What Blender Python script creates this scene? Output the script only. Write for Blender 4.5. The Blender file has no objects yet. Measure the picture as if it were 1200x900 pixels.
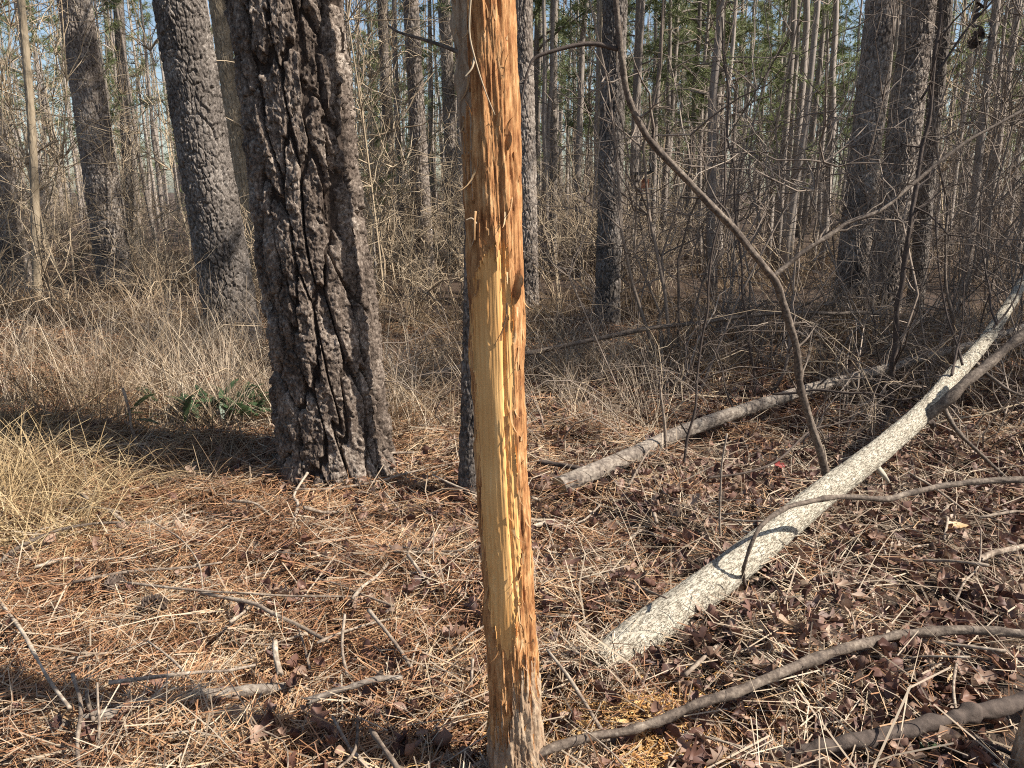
import bpy, math, numpy as np
from mathutils import Vector
R = math.radians
rng = np.random.default_rng(7)
scene = bpy.context.scene

# ------------------------------------------------------------------ camera, sky, sun, exposure
CAM_H, PITCH, FPX = 1.5, R(14.0), 906.0
cam_data = bpy.data.cameras.new('camera')
cam_data.sensor_width = 36.0
cam_data.lens = 36.0 * FPX / 1200.0
cam_data.clip_start, cam_data.clip_end = 0.05, 2000
cam = bpy.data.objects.new('camera', cam_data)
scene.collection.objects.link(cam)
cam.location = (0, 0, CAM_H)
cam.rotation_euler = (R(90) - PITCH, 0, 0)
scene.camera = cam

SUN_AZ, SUN_EL = R(77), R(46)          # azimuth from the towards-camera direction, to the right
SD = Vector((math.sin(SUN_AZ) * math.cos(SUN_EL), -math.cos(SUN_AZ) * math.cos(SUN_EL), math.sin(SUN_EL)))
world = bpy.data.worlds.new('World'); scene.world = world
world.use_nodes = True
wn = world.node_tree.nodes; wl = world.node_tree.links
sky = wn.new('ShaderNodeTexSky'); sky.sky_type = 'NISHITA'; sky.sun_disc = False
sky.sun_elevation = SUN_EL; sky.sun_rotation = math.atan2(SD.x, SD.y)
sky.air_density = 1.0; sky.dust_density = 1.2; sky.ozone_density = 1.0
wl.new(sky.outputs[0], wn['Background'].inputs[0])
wn['Background'].inputs[1].default_value = 0.078
sun_data = bpy.data.lights.new('sun', 'SUN'); sun_data.energy = 5.0; sun_data.angle = R(0.53)
sun_data.color = (1.0, 0.94, 0.85)
sun = bpy.data.objects.new('sun', sun_data); scene.collection.objects.link(sun)
sun.rotation_euler = SD.to_track_quat('Z', 'Y').to_euler(); sun.location = (20, 0, 20)
scene.view_settings.view_transform = 'Standard'
scene.view_settings.look = 'None'
scene.view_settings.exposure = 1.02
scene.view_settings.gamma = 1.0
scene.view_settings.use_curve_mapping = False
try:
    scene.cycles.max_bounces = 6; scene.cycles.diffuse_bounces = 3; scene.cycles.glossy_bounces = 1
    scene.cycles.transmission_bounces = 2; scene.cycles.use_denoising = False; scene.cycles.filter_width = 1.1
except Exception: pass

# ------------------------------------------------------------------ numpy helpers
def _h(ix, iy, iz, seed):
    n = (ix.astype(np.int64) * 374761393 + iy.astype(np.int64) * 668265263 + iz.astype(np.int64) * 2147483647 + seed * 1274126177) & 0xFFFFFFFF
    n = ((n ^ (n >> 13)) * 1274126177) & 0xFFFFFFFF
    n = ((n ^ (n >> 16)) * 2246822519) & 0xFFFFFFFF
    return ((n ^ (n >> 15)) & 0xFFFFFF) / float(0xFFFFFF)
def noise2(x, y, seed=0):                       # value noise, about -1..1
    x = np.asarray(x, float); y = np.asarray(y, float); x, y = np.broadcast_arrays(x, y)
    ix = np.floor(x); iy = np.floor(y); fx = x - ix; fy = y - iy
    fx = fx * fx * (3 - 2 * fx); fy = fy * fy * (3 - 2 * fy)
    z = np.zeros_like(ix)
    a = _h(ix, iy, z, seed); b = _h(ix + 1, iy, z, seed); c = _h(ix, iy + 1, z, seed); d = _h(ix + 1, iy + 1, z, seed)
    return ((a * (1 - fx) + b * fx) * (1 - fy) + (c * (1 - fx) + d * fx) * fy) * 2 - 1
def fbm2(x, y, seed=0, o=4):
    s = 0; a = 0.5; f = 1.0
    for i in range(o):
        s = s + a * noise2(x * f + 13.7 * i, y * f - 7.1 * i, seed + i); a *= 0.5; f *= 2.03
    return s
def sstep(a, b, x):
    t = np.clip((x - a) / (b - a), 0, 1); return t * t * (3 - 2 * t)

def ground_h(x, y):
    x = np.asarray(x, float); y = np.asarray(y, float)
    r = np.sqrt(x * x + y * y)
    near = 1 - sstep(12, 30, r)
    h = 0.055 * noise2(x / 0.95, y / 0.95, 3) + 0.055 * noise2(x / 0.37, y / 0.37, 4) * (1 - sstep(6, 10, r)) + 0.03 * noise2(x / 0.12, y / 0.12, 5) * (1 - sstep(4, 7, r))
    return h * near + 0.12 * noise2(x / 7.0, y / 7.0, 6) * sstep(5, 14, r) + 0.10 * sstep(1.0, 6.0, -x) * sstep(4, 9, y)

def ray(px, py):
    u = (px - 600) / FPX; v = (450 - py) / FPX
    return np.array([u, math.cos(PITCH) + v * math.sin(PITCH), -math.sin(PITCH) + v * math.cos(PITCH)])
def at_h(px, py, h=0.0):                        # point at height h above the level
    d = ray(px, py); t = (h - CAM_H) / d[2]; return np.array([0, 0, CAM_H]) + d * t
def at_y(px, py, Y):                            # point at depth Y
    d = ray(px, py); return np.array([0, 0, CAM_H]) + d * (Y / d[1])

def image_xy(x, y, z=0.0):
    d = np.array([x, y, z - CAM_H]); f = d[1] * math.cos(PITCH) - d[2] * math.sin(PITCH); v = d[1] * math.sin(PITCH) + d[2] * math.cos(PITCH)
    return 600 + FPX * d[0] / f, 450 - FPX * v / f
def where(x, y):
    """which landmark of the wood a thing stands by"""
    px = image_xy(x, y)[0]
    for lim, txt in ((70, 'at the left edge'), (190, 'around the leftmost leaning pine'), (330, 'behind the dark leaning pine'), (480, 'just right of the plated pine'), (640, 'behind the peeled stem'), (760, 'around the straight dark pine'), (900, 'behind the bent limb'), (1080, 'around the two stout pines')):
        if px < lim: return txt
    return 'near the right edge'
def where_ground(x, y):
    px, py = image_xy(x, y)
    if px < 200: a = 'by the left edge'
    elif px < 420: a = 'below the plated pine'
    elif px < 590: a = 'just left of the peeled stem'
    elif px < 760: a = 'just right of the peeled stem'
    elif px < 980: a = 'around the pale trunk'
    else: a = 'by the right edge'
    return a + (' low down' if py > 720 else ' farther back')

# ------------------------------------------------------------------ mesh helpers
def make_mesh(name, v, quads=None, tris=None, mat=None, smooth=True, uv=None):
    me = bpy.data.meshes.new(name)
    v = np.asarray(v, np.float32).reshape(-1, 3)
    nq = 0 if quads is None else len(quads); nt = 0 if tris is None else len(tris)
    me.vertices.add(len(v)); me.vertices.foreach_set('co', v.ravel())
    li = []
    if nq: li.append(np.asarray(quads, np.int32).ravel())
    if nt: li.append(np.asarray(tris, np.int32).ravel())
    li = np.concatenate(li)
    me.loops.add(len(li)); me.loops.foreach_set('vertex_index', li)
    st = np.concatenate([np.arange(nq, dtype=np.int32) * 4, nq * 4 + np.arange(nt, dtype=np.int32) * 3])
    me.polygons.add(nq + nt); me.polygons.foreach_set('loop_start', st)
    me.polygons.foreach_set('use_smooth', np.full(nq + nt, smooth))
    if mat is not None: me.materials.append(mat)
    if uv is not None:
        me.uv_layers.new(name='UVMap').data.foreach_set('uv', np.asarray(uv, np.float32)[li].ravel())
    me.update(calc_edges=True)
    return me
def link(name, me, parent=None, loc=None):
    o = bpy.data.objects.new(name, me); scene.collection.objects.link(o)
    if parent is not None: o.parent = parent
    if loc is not None: o.location = loc
    return o
def tag(o, label=None, cat=None, group=None, kind=None):
    if label: o['label'] = label
    if cat: o['category'] = cat
    if group: o['group'] = group
    if kind: o['kind'] = kind
    return o
def empty(name, loc, label=None, cat=None, group=None):
    o = bpy.data.objects.new(name, None); scene.collection.objects.link(o); o.location = loc
    o.empty_display_size = 0.1
    return tag(o, label, cat, group)
def copy_tree(o, parent=None):
    c = o.copy(); scene.collection.objects.link(c)
    if parent is not None: c.parent = parent
    for ch in list(o.children): copy_tree(ch, c)
    return c

class Geo:
    """collects vertices, quads and triangles of ONE mesh"""
    def __init__(s): s.v = []; s.q = []; s.t = []; s.n = 0
    def add(s, v, q=None, t=None):
        v = np.asarray(v, float).reshape(-1, 3)
        if q is not None and len(q): s.q.append(np.asarray(q) + s.n)
        if t is not None and len(t): s.t.append(np.asarray(t) + s.n)
        s.v.append(v); s.n += len(v); return s
    def mesh(s, name, mat, smooth=True, off=None):
        v = np.concatenate(s.v)
        if off is not None: v = v - np.asarray(off)
        return make_mesh(name, v, np.concatenate(s.q) if s.q else None, np.concatenate(s.t) if s.t else None, mat, smooth)

def norm(a): return a / np.maximum(np.linalg.norm(a, axis=-1, keepdims=True), 1e-9)
def tubes(P, Rr, S=5, caps=True):
    """P (N,K,3) centre lines, Rr (N,K) radii -> verts, quads, tris"""
    P = np.asarray(P, float); Rr = np.asarray(Rr, float)
    if P.ndim == 2: P = P[None]; Rr = Rr[None]
    N, K, _ = P.shape
    T = np.empty_like(P); T[:, 1:-1] = P[:, 2:] - P[:, :-2]; T[:, 0] = P[:, 1] - P[:, 0]; T[:, -1] = P[:, -1] - P[:, -2]
    T = norm(T)
    mean = norm(P[:, -1] - P[:, 0])
    ref = np.where(np.abs(mean[:, 2:3]) > 0.8, np.array([[1.0, 0, 0]]), np.array([[0, 0, 1.0]]))
    A = norm(np.cross(T, ref[:, None, :])); B = np.cross(T, A)
    th = np.arange(S) * 2 * math.pi / S
    V = P[:, :, None, :] + Rr[:, :, None, None] * (A[:, :, None, :] * np.cos(th)[:, None] + B[:, :, None, :] * np.sin(th)[:, None])
    idx = np.arange(N * K * S).reshape(N, K, S)
    a = idx[:, :-1, :]; b = np.roll(idx, -1, 2)[:, :-1, :]; c = np.roll(idx, -1, 2)[:, 1:, :]; d = idx[:, 1:, :]
    q = np.stack([a, d, c, b], -1).reshape(-1, 4)
    t = None
    if caps and S >= 3:
        tr = []
        for k, flip in ((0, False), (K - 1, True)):
            for j in range(1, S - 1):
                tt = np.stack([idx[:, k, 0], idx[:, k, j], idx[:, k, j + 1]], -1)
                tr.append(tt[:, ::-1] if flip else tt)
        t = np.concatenate(tr)
    return V.reshape(-1, 3), q, t
def ribbons(P, W, side):
    """P (N,K,3), W (N,K) half width, side (N,3) -> verts, quads"""
    N, K, _ = P.shape
    sd = side[:, None, :] * W[:, :, None]
    V = np.stack([P - sd, P + sd], 2)
    idx = np.arange(N * K * 2).reshape(N, K, 2)
    q = np.stack([idx[:, :-1, 0], idx[:, :-1, 1], idx[:, 1:, 1], idx[:, 1:, 0]], -1).reshape(-1, 4)
    return V.reshape(-1, 3), q
def spline(pts, n):
    """Catmull-Rom through rows of pts (any width), n samples"""
    p = np.asarray(pts, float); p = np.vstack([2 * p[0] - p[1], p, 2 * p[-1] - p[-2]])
    m = len(p) - 3; u = np.linspace(0, m - 1e-6, n); i = u.astype(int); f = (u - i)[:, None]
    a, b, c, d = p[i], p[i + 1], p[i + 2], p[i + 3]
    return 0.5 * (2 * b + (c - a) * f + (2 * a - 5 * b + 4 * c - d) * f ** 2 + (3 * b - a - 3 * c + d) * f ** 3)

# ------------------------------------------------------------------ materials
def ramp(nt, fac, cols):
    r = nt.nodes.new('ShaderNodeValToRGB'); el = r.color_ramp.elements
    n = len(cols)
    while len(el) < n: el.new(0.5)
    for i, c in enumerate(cols):
        pos, col = c if len(c) == 2 else (i / max(1, n - 1), c)
        el[i].position = pos; el[i].color = (*col, 1)
    nt.links.new(fac, r.inputs[0]); return r.outputs[0]
def mat(name, cols, scale=(20, 20, 20), detail=6, island=0.0, objr=0.0, rough=0.85, bump=0.0, bscale=None, bdist=0.004, transl=0.0, spec=0.25, contrast=1.6, cracks=None, coord='Object', tone=0.0):
    """colour = ramp(noise + a random value per island or per object)"""
    m = bpy.data.materials.new(name); m.use_nodes = True
    nt = m.node_tree; N = nt.nodes; L = nt.links
    b = N['Principled BSDF']; b.inputs['Roughness'].default_value = rough
    b.inputs['Specular IOR Level'].default_value = spec
    tc = N.new('ShaderNodeTexCoord'); mp = N.new('ShaderNodeMapping'); mp.inputs['Scale'].default_value = scale
    L.new(tc.outputs[coord], mp.inputs[0])
    nz = N.new('ShaderNodeTexNoise'); nz.inputs['Scale'].default_value = 1; nz.inputs['Detail'].default_value = detail; nz.inputs['Roughness'].default_value = 0.62
    L.new(mp.outputs[0], nz.inputs['Vector'])
    c1 = N.new('ShaderNodeMath'); c1.operation = 'MULTIPLY_ADD'; c1.inputs[1].default_value = contrast; c1.inputs[2].default_value = 0.5 - 0.5 * contrast
    L.new(nz.outputs[0], c1.inputs[0]); fac = c1.outputs[0]
    if island or objr:
        if island:
            src = N.new('ShaderNodeNewGeometry').outputs['Random Per Island']; w = island
        else:
            src = N.new('ShaderNodeObjectInfo').outputs['Random']; w = objr
        mx = N.new('ShaderNodeMix'); mx.inputs[0].default_value = w
        L.new(fac, mx.inputs[2]); L.new(src, mx.inputs[3]); fac = mx.outputs[0]
    if tone:
        nl = N.new('ShaderNodeTexNoise'); nl.inputs['Scale'].default_value = tone; nl.inputs['Detail'].default_value = 3
        L.new(tc.outputs[coord], nl.inputs['Vector'])
        t1 = N.new('ShaderNodeMath'); t1.operation = 'MULTIPLY_ADD'; t1.inputs[1].default_value = 1.1; t1.inputs[2].default_value = -0.55
        L.new(nl.outputs[0], t1.inputs[0])
        t2 = N.new('ShaderNodeMath'); t2.operation = 'ADD'; L.new(t1.outputs[0], t2.inputs[0]); L.new(fac, t2.inputs[1]); fac = t2.outputs[0]
    col = ramp(nt, fac, cols)
    height = nz.outputs[0]
    if cracks:                                   # network of darker cracks in the bark skin
        cscale, ccol, width = cracks
        mp3 = N.new('ShaderNodeMapping'); mp3.inputs['Scale'].default_value = cscale
        L.new(tc.outputs[coord], mp3.inputs[0])
        n3 = N.new('ShaderNodeTexNoise'); n3.inputs['Scale'].default_value = 0.8; n3.inputs['Detail'].default_value = 3
        L.new(mp3.outputs[0], n3.inputs['Vector'])
        ad = N.new('ShaderNodeVectorMath'); ad.operation = 'MULTIPLY_ADD'; ad.inputs[1].default_value = (2.2, 2.2, 2.2)
        L.new(n3.outputs['Color'], ad.inputs[0]); L.new(mp3.outputs[0], ad.inputs[2])
        vo = N.new('ShaderNodeTexVoronoi'); vo.feature = 'DISTANCE_TO_EDGE'; vo.inputs['Scale'].default_value = 1
        L.new(ad.outputs[0], vo.inputs['Vector'])
        mr = N.new('ShaderNodeMapRange'); mr.inputs[1].default_value = 0; mr.inputs[2].default_value = width
        dn = N.new('ShaderNodeMath'); dn.operation = 'MULTIPLY_ADD'; dn.inputs[1].default_value = 0.7; dn.inputs[2].default_value = -0.34
        n4 = N.new('ShaderNodeTexNoise'); n4.inputs['Scale'].default_value = 0.55; n4.inputs['Detail'].default_value = 4; L.new(mp3.outputs[0], n4.inputs['Vector'])
        L.new(n4.outputs[0], dn.inputs[0])
        da = N.new('ShaderNodeMath'); da.operation = 'ADD'; da.use_clamp = False
        L.new(vo.outputs['Distance'], da.inputs[0]); L.new(dn.outputs[0], da.inputs[1])
        L.new(da.outputs[0], mr.inputs[0])
        mx = N.new('ShaderNodeMix'); mx.data_type = 'RGBA'; mx.inputs[6].default_value = (*ccol, 1)
        L.new(mr.outputs[0], mx.inputs[0]); L.new(col, mx.inputs[7]); col = mx.outputs[2]; height = mr.outputs[0]
    L.new(col, b.inputs['Base Color'])
    if bump:
        bp = N.new('ShaderNodeBump'); bp.inputs['Strength'].default_value = bump; bp.inputs['Distance'].default_value = bdist
        if bscale is not None:
            mp2 = N.new('ShaderNodeMapping'); mp2.inputs['Scale'].default_value = bscale; L.new(tc.outputs[coord], mp2.inputs[0])
            n2 = N.new('ShaderNodeTexNoise'); n2.inputs['Scale'].default_value = 1; n2.inputs['Detail'].default_value = 8; n2.inputs['Roughness'].default_value = 0.7
            L.new(mp2.outputs[0], n2.inputs['Vector']); height = n2.outputs[0]
        L.new(height, bp.inputs['Height']); L.new(bp.outputs[0], b.inputs['Normal'])
    if transl:
        tr = N.new('ShaderNodeBsdfTranslucent'); L.new(col, tr.inputs[0])
        ms = N.new('ShaderNodeMixShader'); ms.inputs[0].default_value = transl
        L.new(b.outputs[0], ms.inputs[1]); L.new(tr.outputs[0], ms.inputs[2]); L.new(ms.outputs[0], N['Material Output'].inputs[0])
    return m

M = {}
M['soil'] = mat('forest soil', [(0.022, 0.015, 0.011), (0.045, 0.03, 0.022), (0.085, 0.055, 0.038), (0.14, 0.095, 0.065)], (22, 22, 22), 10, bump=1.0, bscale=(60, 60, 60), bdist=0.02)
M['needle'] = mat('dry pine needle', [(0.04, 0.024, 0.016), (0.17, 0.078, 0.038), (0.33, 0.165, 0.08), (0.44, 0.29, 0.16), (0.62, 0.51, 0.35)], (1.5, 1.5, 1.5), 3, island=0.55, tone=3.2, rough=0.6, transl=0.12, spec=0.4)
M['straw'] = mat('bleached straw', [(0.14, 0.1, 0.07), (0.3, 0.225, 0.155), (0.46, 0.365, 0.26), (0.64, 0.54, 0.4)], (1.2, 1.2, 1.2), 3, tone=2.6, island=0.6, rough=0.65, transl=0.2, spec=0.35)
M['grass'] = mat('dead tan grass', [(0.055, 0.034, 0.02), (0.13, 0.084, 0.048), (0.24, 0.165, 0.096), (0.46, 0.35, 0.22)], (0.5, 0.5, 0.5), 3, island=0.6, tone=1.5, contrast=2.0, rough=0.65, transl=0.25, spec=0.35)
M['leaf'] = mat('dead brown leaf', [(0.035, 0.02, 0.016), (0.09, 0.042, 0.031), (0.16, 0.082, 0.058), (0.26, 0.165, 0.115), (0.45, 0.35, 0.26)], (40, 40, 40), 4, island=0.75, rough=0.6, transl=0.15, spec=0.4)
M['leaf_obj'] = mat('dead leaf', [(0.04, 0.022, 0.018), (0.1, 0.05, 0.037), (0.18, 0.105, 0.072), (0.32, 0.22, 0.15), (0.5, 0.39, 0.28)], (40, 40, 40), 4, objr=0.75, rough=0.55, transl=0.15, spec=0.4, bump=0.4, bscale=(150, 150, 150), bdist=0.002)
M['leaf_tan'] = mat('tan beech leaf', [(0.36, 0.22, 0.1), (0.55, 0.37, 0.19), (0.64, 0.46, 0.26)], (30, 30, 30), 5, rough=0.5, transl=0.2, spec=0.4, bump=0.4, bscale=(120, 120, 120), bdist=0.002)
M['leaf_red'] = mat('red leaf', [(0.2, 0.035, 0.032), (0.32, 0.07, 0.06)], (30, 30, 30), 4, rough=0.5, transl=0.25)
M['leaf_green'] = mat('green leaf', [(0.03, 0.055, 0.022), (0.055, 0.095, 0.04), (0.09, 0.14, 0.065)], (8, 8, 8), 4, island=0.5, rough=0.45, transl=0.3, spec=0.4)
M['pine_bark'] = mat('pine bark plate', [(0.02, 0.0145, 0.011), (0.08, 0.058, 0.044), (0.195, 0.152, 0.12), (0.46, 0.385, 0.315)], (60, 60, 45), 10, objr=0.18, rough=0.9, contrast=2.4, tone=4.0, bump=0.9, bscale=(90, 90, 60), bdist=0.014)
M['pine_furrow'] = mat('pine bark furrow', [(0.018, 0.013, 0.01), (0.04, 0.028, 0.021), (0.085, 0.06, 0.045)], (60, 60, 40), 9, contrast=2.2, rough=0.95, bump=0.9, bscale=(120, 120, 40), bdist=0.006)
M['pine_far'] = mat('grey pine bark', [(0.04, 0.03, 0.024), (0.135, 0.107, 0.088), (0.29, 0.243, 0.203), (0.53, 0.47, 0.405)], (40, 40, 20), 9, objr=0.15, rough=0.95, bump=0.8, bscale=(60, 60, 30), bdist=0.014, tone=2.0, contrast=2.2)
M['pine_dark'] = mat('dark pine bark', [(0.026, 0.021, 0.017), (0.085, 0.07, 0.059), (0.185, 0.157, 0.134), (0.38, 0.335, 0.29)], (60, 60, 34), 9, rough=0.95, bump=0.9, bscale=(80, 80, 50), bdist=0.012, tone=3.0, contrast=2.2)
M['pine_thin'] = mat('young pine bark', [(0.09, 0.074, 0.063), (0.19, 0.158, 0.133), (0.33, 0.28, 0.237), (0.5, 0.435, 0.375)], (30, 30, 10), 6, objr=0.4, rough=0.95)
M['pale_bark'] = mat('pale sapling bark', [(0.13, 0.1, 0.065), (0.26, 0.205, 0.14), (0.4, 0.33, 0.235)], (30, 30, 8), 7, tone=3.0, rough=0.85, bump=0.4, bscale=(80, 80, 30), bdist=0.004)
M['log_bark'] = mat('pale log bark', [(0.2, 0.165, 0.12), (0.35, 0.305, 0.235), (0.46, 0.415, 0.33), (0.54, 0.495, 0.41)], (22, 14, 1), 9, rough=0.9, bump=0.9, bdist=0.003, cracks=((210, 60, 1), (0.17, 0.14, 0.1), 0.10), coord='UV')
M['log_grey'] = mat('grey log bark', [(0.09, 0.065, 0.048), (0.2, 0.15, 0.112), (0.34, 0.27, 0.205), (0.48, 0.41, 0.32)], (50, 50, 50), 9, contrast=2.4, tone=7.0, rough=0.9, bump=0.8, bscale=(80, 80, 80), bdist=0.005)
M['branch'] = mat('grey brown branch bark', [(0.035, 0.026, 0.02), (0.08, 0.06, 0.046), (0.15, 0.116, 0.088), (0.27, 0.22, 0.17)], (70, 70, 70), 8, tone=9.0, contrast=2.0, rough=0.8, bump=0.7, bscale=(140, 140, 140), bdist=0.003)
M['branch_dark'] = mat('dark branch bark', [(0.03, 0.023, 0.019), (0.07, 0.052, 0.042), (0.13, 0.1, 0.08)], (40, 40, 40), 8, rough=0.85, bump=0.7, bscale=(110, 110, 110), bdist=0.004)
M['twig_tan'] = mat('tan twig', [(0.13, 0.09, 0.058), (0.27, 0.2, 0.13), (0.42, 0.33, 0.225), (0.54, 0.45, 0.32)], (2, 2, 2), 3, island=0.55, rough=0.8)
M['twig_grey'] = mat('grey twig', [(0.07, 0.052, 0.04), (0.15, 0.115, 0.09), (0.26, 0.205, 0.16), (0.42, 0.345, 0.27)], (2, 2, 2), 3, island=0.6, rough=0.8)
M['stick'] = mat('weathered stick', [(0.06, 0.045, 0.034), (0.16, 0.12, 0.09), (0.3, 0.24, 0.18), (0.5, 0.43, 0.34)], (60, 60, 60), 8, objr=0.35, contrast=2.4, tone=8.0, rough=0.85, bump=0.6, bscale=(150, 150, 150), bdist=0.003)
M['wood'] = mat('bare cedar wood', [(0.38, 0.15, 0.042), (0.62, 0.31, 0.1), (0.76, 0.435, 0.165), (0.84, 0.56, 0.27)], (130, 130, 5), 9, tone=5.0, contrast=1.1, rough=0.65, bump=0.5, bscale=(420, 420, 14), bdist=0.002, spec=0.3)
M['inner_bark'] = mat('orange inner bark', [(0.08, 0.03, 0.012), (0.24, 0.098, 0.036), (0.4, 0.19, 0.073), (0.53, 0.295, 0.13), (0.64, 0.44, 0.25)], (110, 110, 22), 10, tone=12.0, rough=0.85, bump=0.8, bscale=(260, 260, 16), bdist=0.005)
M['outer_bark'] = mat('grey cedar bark', [(0.1, 0.055, 0.03), (0.25, 0.16, 0.098), (0.41, 0.3, 0.2), (0.55, 0.445, 0.325)], (70, 70, 14), 9, rough=0.9, bump=0.9, bscale=(180, 180, 40), bdist=0.004)
M['fibre'] = mat('shredded bark fibre', [(0.16, 0.065, 0.025), (0.36, 0.18, 0.07), (0.5, 0.32, 0.16), (0.6, 0.45, 0.28)], (60, 60, 60), 4, objr=0.6, rough=0.7, transl=0.15)
M['shaving'] = mat('orange bark shavings', [(0.3, 0.13, 0.04), (0.5, 0.26, 0.08), (0.62, 0.4, 0.17), (0.7, 0.52, 0.3)], (3, 3, 3), 3, island=0.7, rough=0.7, transl=0.15)
M['pine_needles'] = mat('green pine needles', [(0.09, 0.115, 0.045), (0.16, 0.19, 0.075), (0.23, 0.255, 0.115), (0.32, 0.32, 0.16)], (0.6, 0.6, 0.6), 3, island=0.55, rough=0.5, transl=0.45, spec=0.4)
M['brown_needles'] = mat('russet dead needles', [(0.12, 0.07, 0.035), (0.22, 0.13, 0.06), (0.34, 0.22, 0.11)], (0.6, 0.6, 0.6), 3, island=0.6, rough=0.7, transl=0.25)
M['cone'] = mat('pine cone scales', [(0.05, 0.035, 0.027), (0.12, 0.085, 0.065), (0.24, 0.19, 0.15)], (60, 60, 60), 5, island=0.4, rough=0.85)
M['log_far'] = mat('grey brown log bark', [(0.06, 0.048, 0.038), (0.14, 0.112, 0.09), (0.24, 0.2, 0.16), (0.36, 0.31, 0.255)], (50, 50, 50), 9, contrast=2.2, tone=6.0, rough=0.9, bump=0.8, bscale=(80, 80, 80), bdist=0.005)
M['cutwood'] = mat('broken wood end', [(0.2, 0.12, 0.06), (0.4, 0.27, 0.14), (0.52, 0.38, 0.22)], (90, 90, 90), 6, rough=0.9, bump=0.6, bscale=(200, 200, 200), bdist=0.003)

# ------------------------------------------------------------------ the ground: one sheet to the horizon
def build_ground():
    rr = np.concatenate([np.linspace(0.0, 0.9, 4), np.geomspace(1.0, 7.0, 260), np.geomspace(7.2, 60, 120), np.geomspace(65, 900, 16)])
    t = np.linspace(-math.pi, math.pi, 421)[:-1]
    b = t - 0.62 * np.sin(t)
    RR, BB = np.meshgrid(rr, b, indexing='ij')
    X = RR * np.sin(BB); Y = RR * np.cos(BB)
    V = np.stack([X, Y, ground_h(X, Y)], -1)
    n, m = RR.shape; idx = np.arange(n * m).reshape(n, m)
    a = idx[:-1]; bq = np.roll(idx, -1, 1)[:-1]; c = np.roll(idx, -1, 1)[1:]; d = idx[1:]
    q = np.stack([a, d, c, bq], -1).reshape(-1, 4)[:, ::-1]
    o = link('ground', make_mesh('ground', V, q[m:], None, M['soil']))
    return tag(o, 'brown forest soil under the litter', None, kind='structure')
build_ground()

# ------------------------------------------------------------------ bark covered stems
def bark_field(S, Z, C, pw, pl, seed, warp=0.5):
    """elongated cells on a cylinder: returns edge distance 0..1, cell id and a random value per cell"""
    nc = max(3, int(round(C / pw))); pw = C / nc
    per = S / C * 2 * math.pi
    cx, cy = np.cos(per) * C / 6.283, np.sin(per) * C / 6.283       # seamless coordinates round the stem
    wx = fbm2(cx / pw * 1.1 + 31, cy / pw * 1.1 + Z / pl * 1.7, seed + 11, 3)
    wz = fbm2(cx / pw * 0.9 - 17, cy / pw * 0.9 + Z / pl * 1.3 + 9, seed + 23, 3)
    s = S / pw + warp * 1.3 * wx; z = Z / pl + warp * 0.9 * wz
    iz = np.floor(z).astype(int); 
    F1 = np.full(S.shape, 9.0); F2 = np.full(S.shape, 9.0); ID = np.zeros(S.shape, np.int64)
    for dz in (-1, 0, 1):
        r = iz + dz
        off = 0.5 * (r % 2)
        isx = np.floor(s - off).astype(int)
        for dx in (-1, 0, 1):
            c = isx + dx; cm = np.mod(c, nc)
            jx = _h(cm, r, 0 * r, seed) - 0.5; jz = _h(cm, r, 0 * r + 5, seed) - 0.5
            px = c + 0.5 + off + 0.75 * jx; pz = r + 0.5 + 0.8 * jz
            d = np.sqrt((s - px) ** 2 + (0.8 * (z - pz)) ** 2)
            new = d < F1
            F2 = np.where(new, F1, np.minimum(F2, d)); ID = np.where(new, r * 4096 + cm, ID); F1 = np.where(new, d, F1)
    rnd = _h(ID, ID * 0, ID * 0 + 2, seed)
    return F2 - F1, ID, rnd
def stem_grid(path, rad, nth, nz, disp, front=0.0):
    """path: rows (x,y,z); returns verts of a closed stem whose skin is pushed out by disp(theta, length, r)"""
    pts = spline(np.column_stack([path, rad]), nz)
    P, r = pts[:, :3], pts[:, 3]
    T = norm(np.gradient(P, axis=0))
    ax = norm(P[-1] - P[0])
    ref = np.array([0, -1.0, 0]) if abs(ax[2]) > 0.7 else np.array([0, 0, 1.0])
    A = norm(ref - T * (T @ ref)[:, None]); B = np.cross(T, A)     # A faces the camera for upright stems
    t = np.linspace(-math.pi, math.pi, nth + 1)[:-1]
    th = t - front * np.sin(t)
    ln = np.concatenate([[0], np.cumsum(np.linalg.norm(np.diff(P, axis=0), axis=1))])
    TH, LN = np.meshgrid(th, ln); RR = np.repeat(r[:, None], nth, 1)
    D = disp(TH, LN, RR)
    V = P[:, None, :] + (RR + D)[..., None] * (A[:, None, :] * np.cos(TH)[..., None] + B[:, None, :] * np.sin(TH)[..., None])
    idx = np.arange(nz * nth).reshape(nz, nth)
    q = np.stack([idx[:-1], np.roll(idx, -1, 1)[:-1], np.roll(idx, -1, 1)[1:], idx[1:]], -1)
    return V, q, TH, LN, P, r
def cap_tris(V, nz, nth, which):
    k = 0 if which == 0 else nz - 1
    base = k * nth
    tr = [[base, base + j + 1, base + j] if which == 0 else [base, base + j, base + j + 1] for j in range(1, nth - 1)]
    return np.array(tr)
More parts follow.
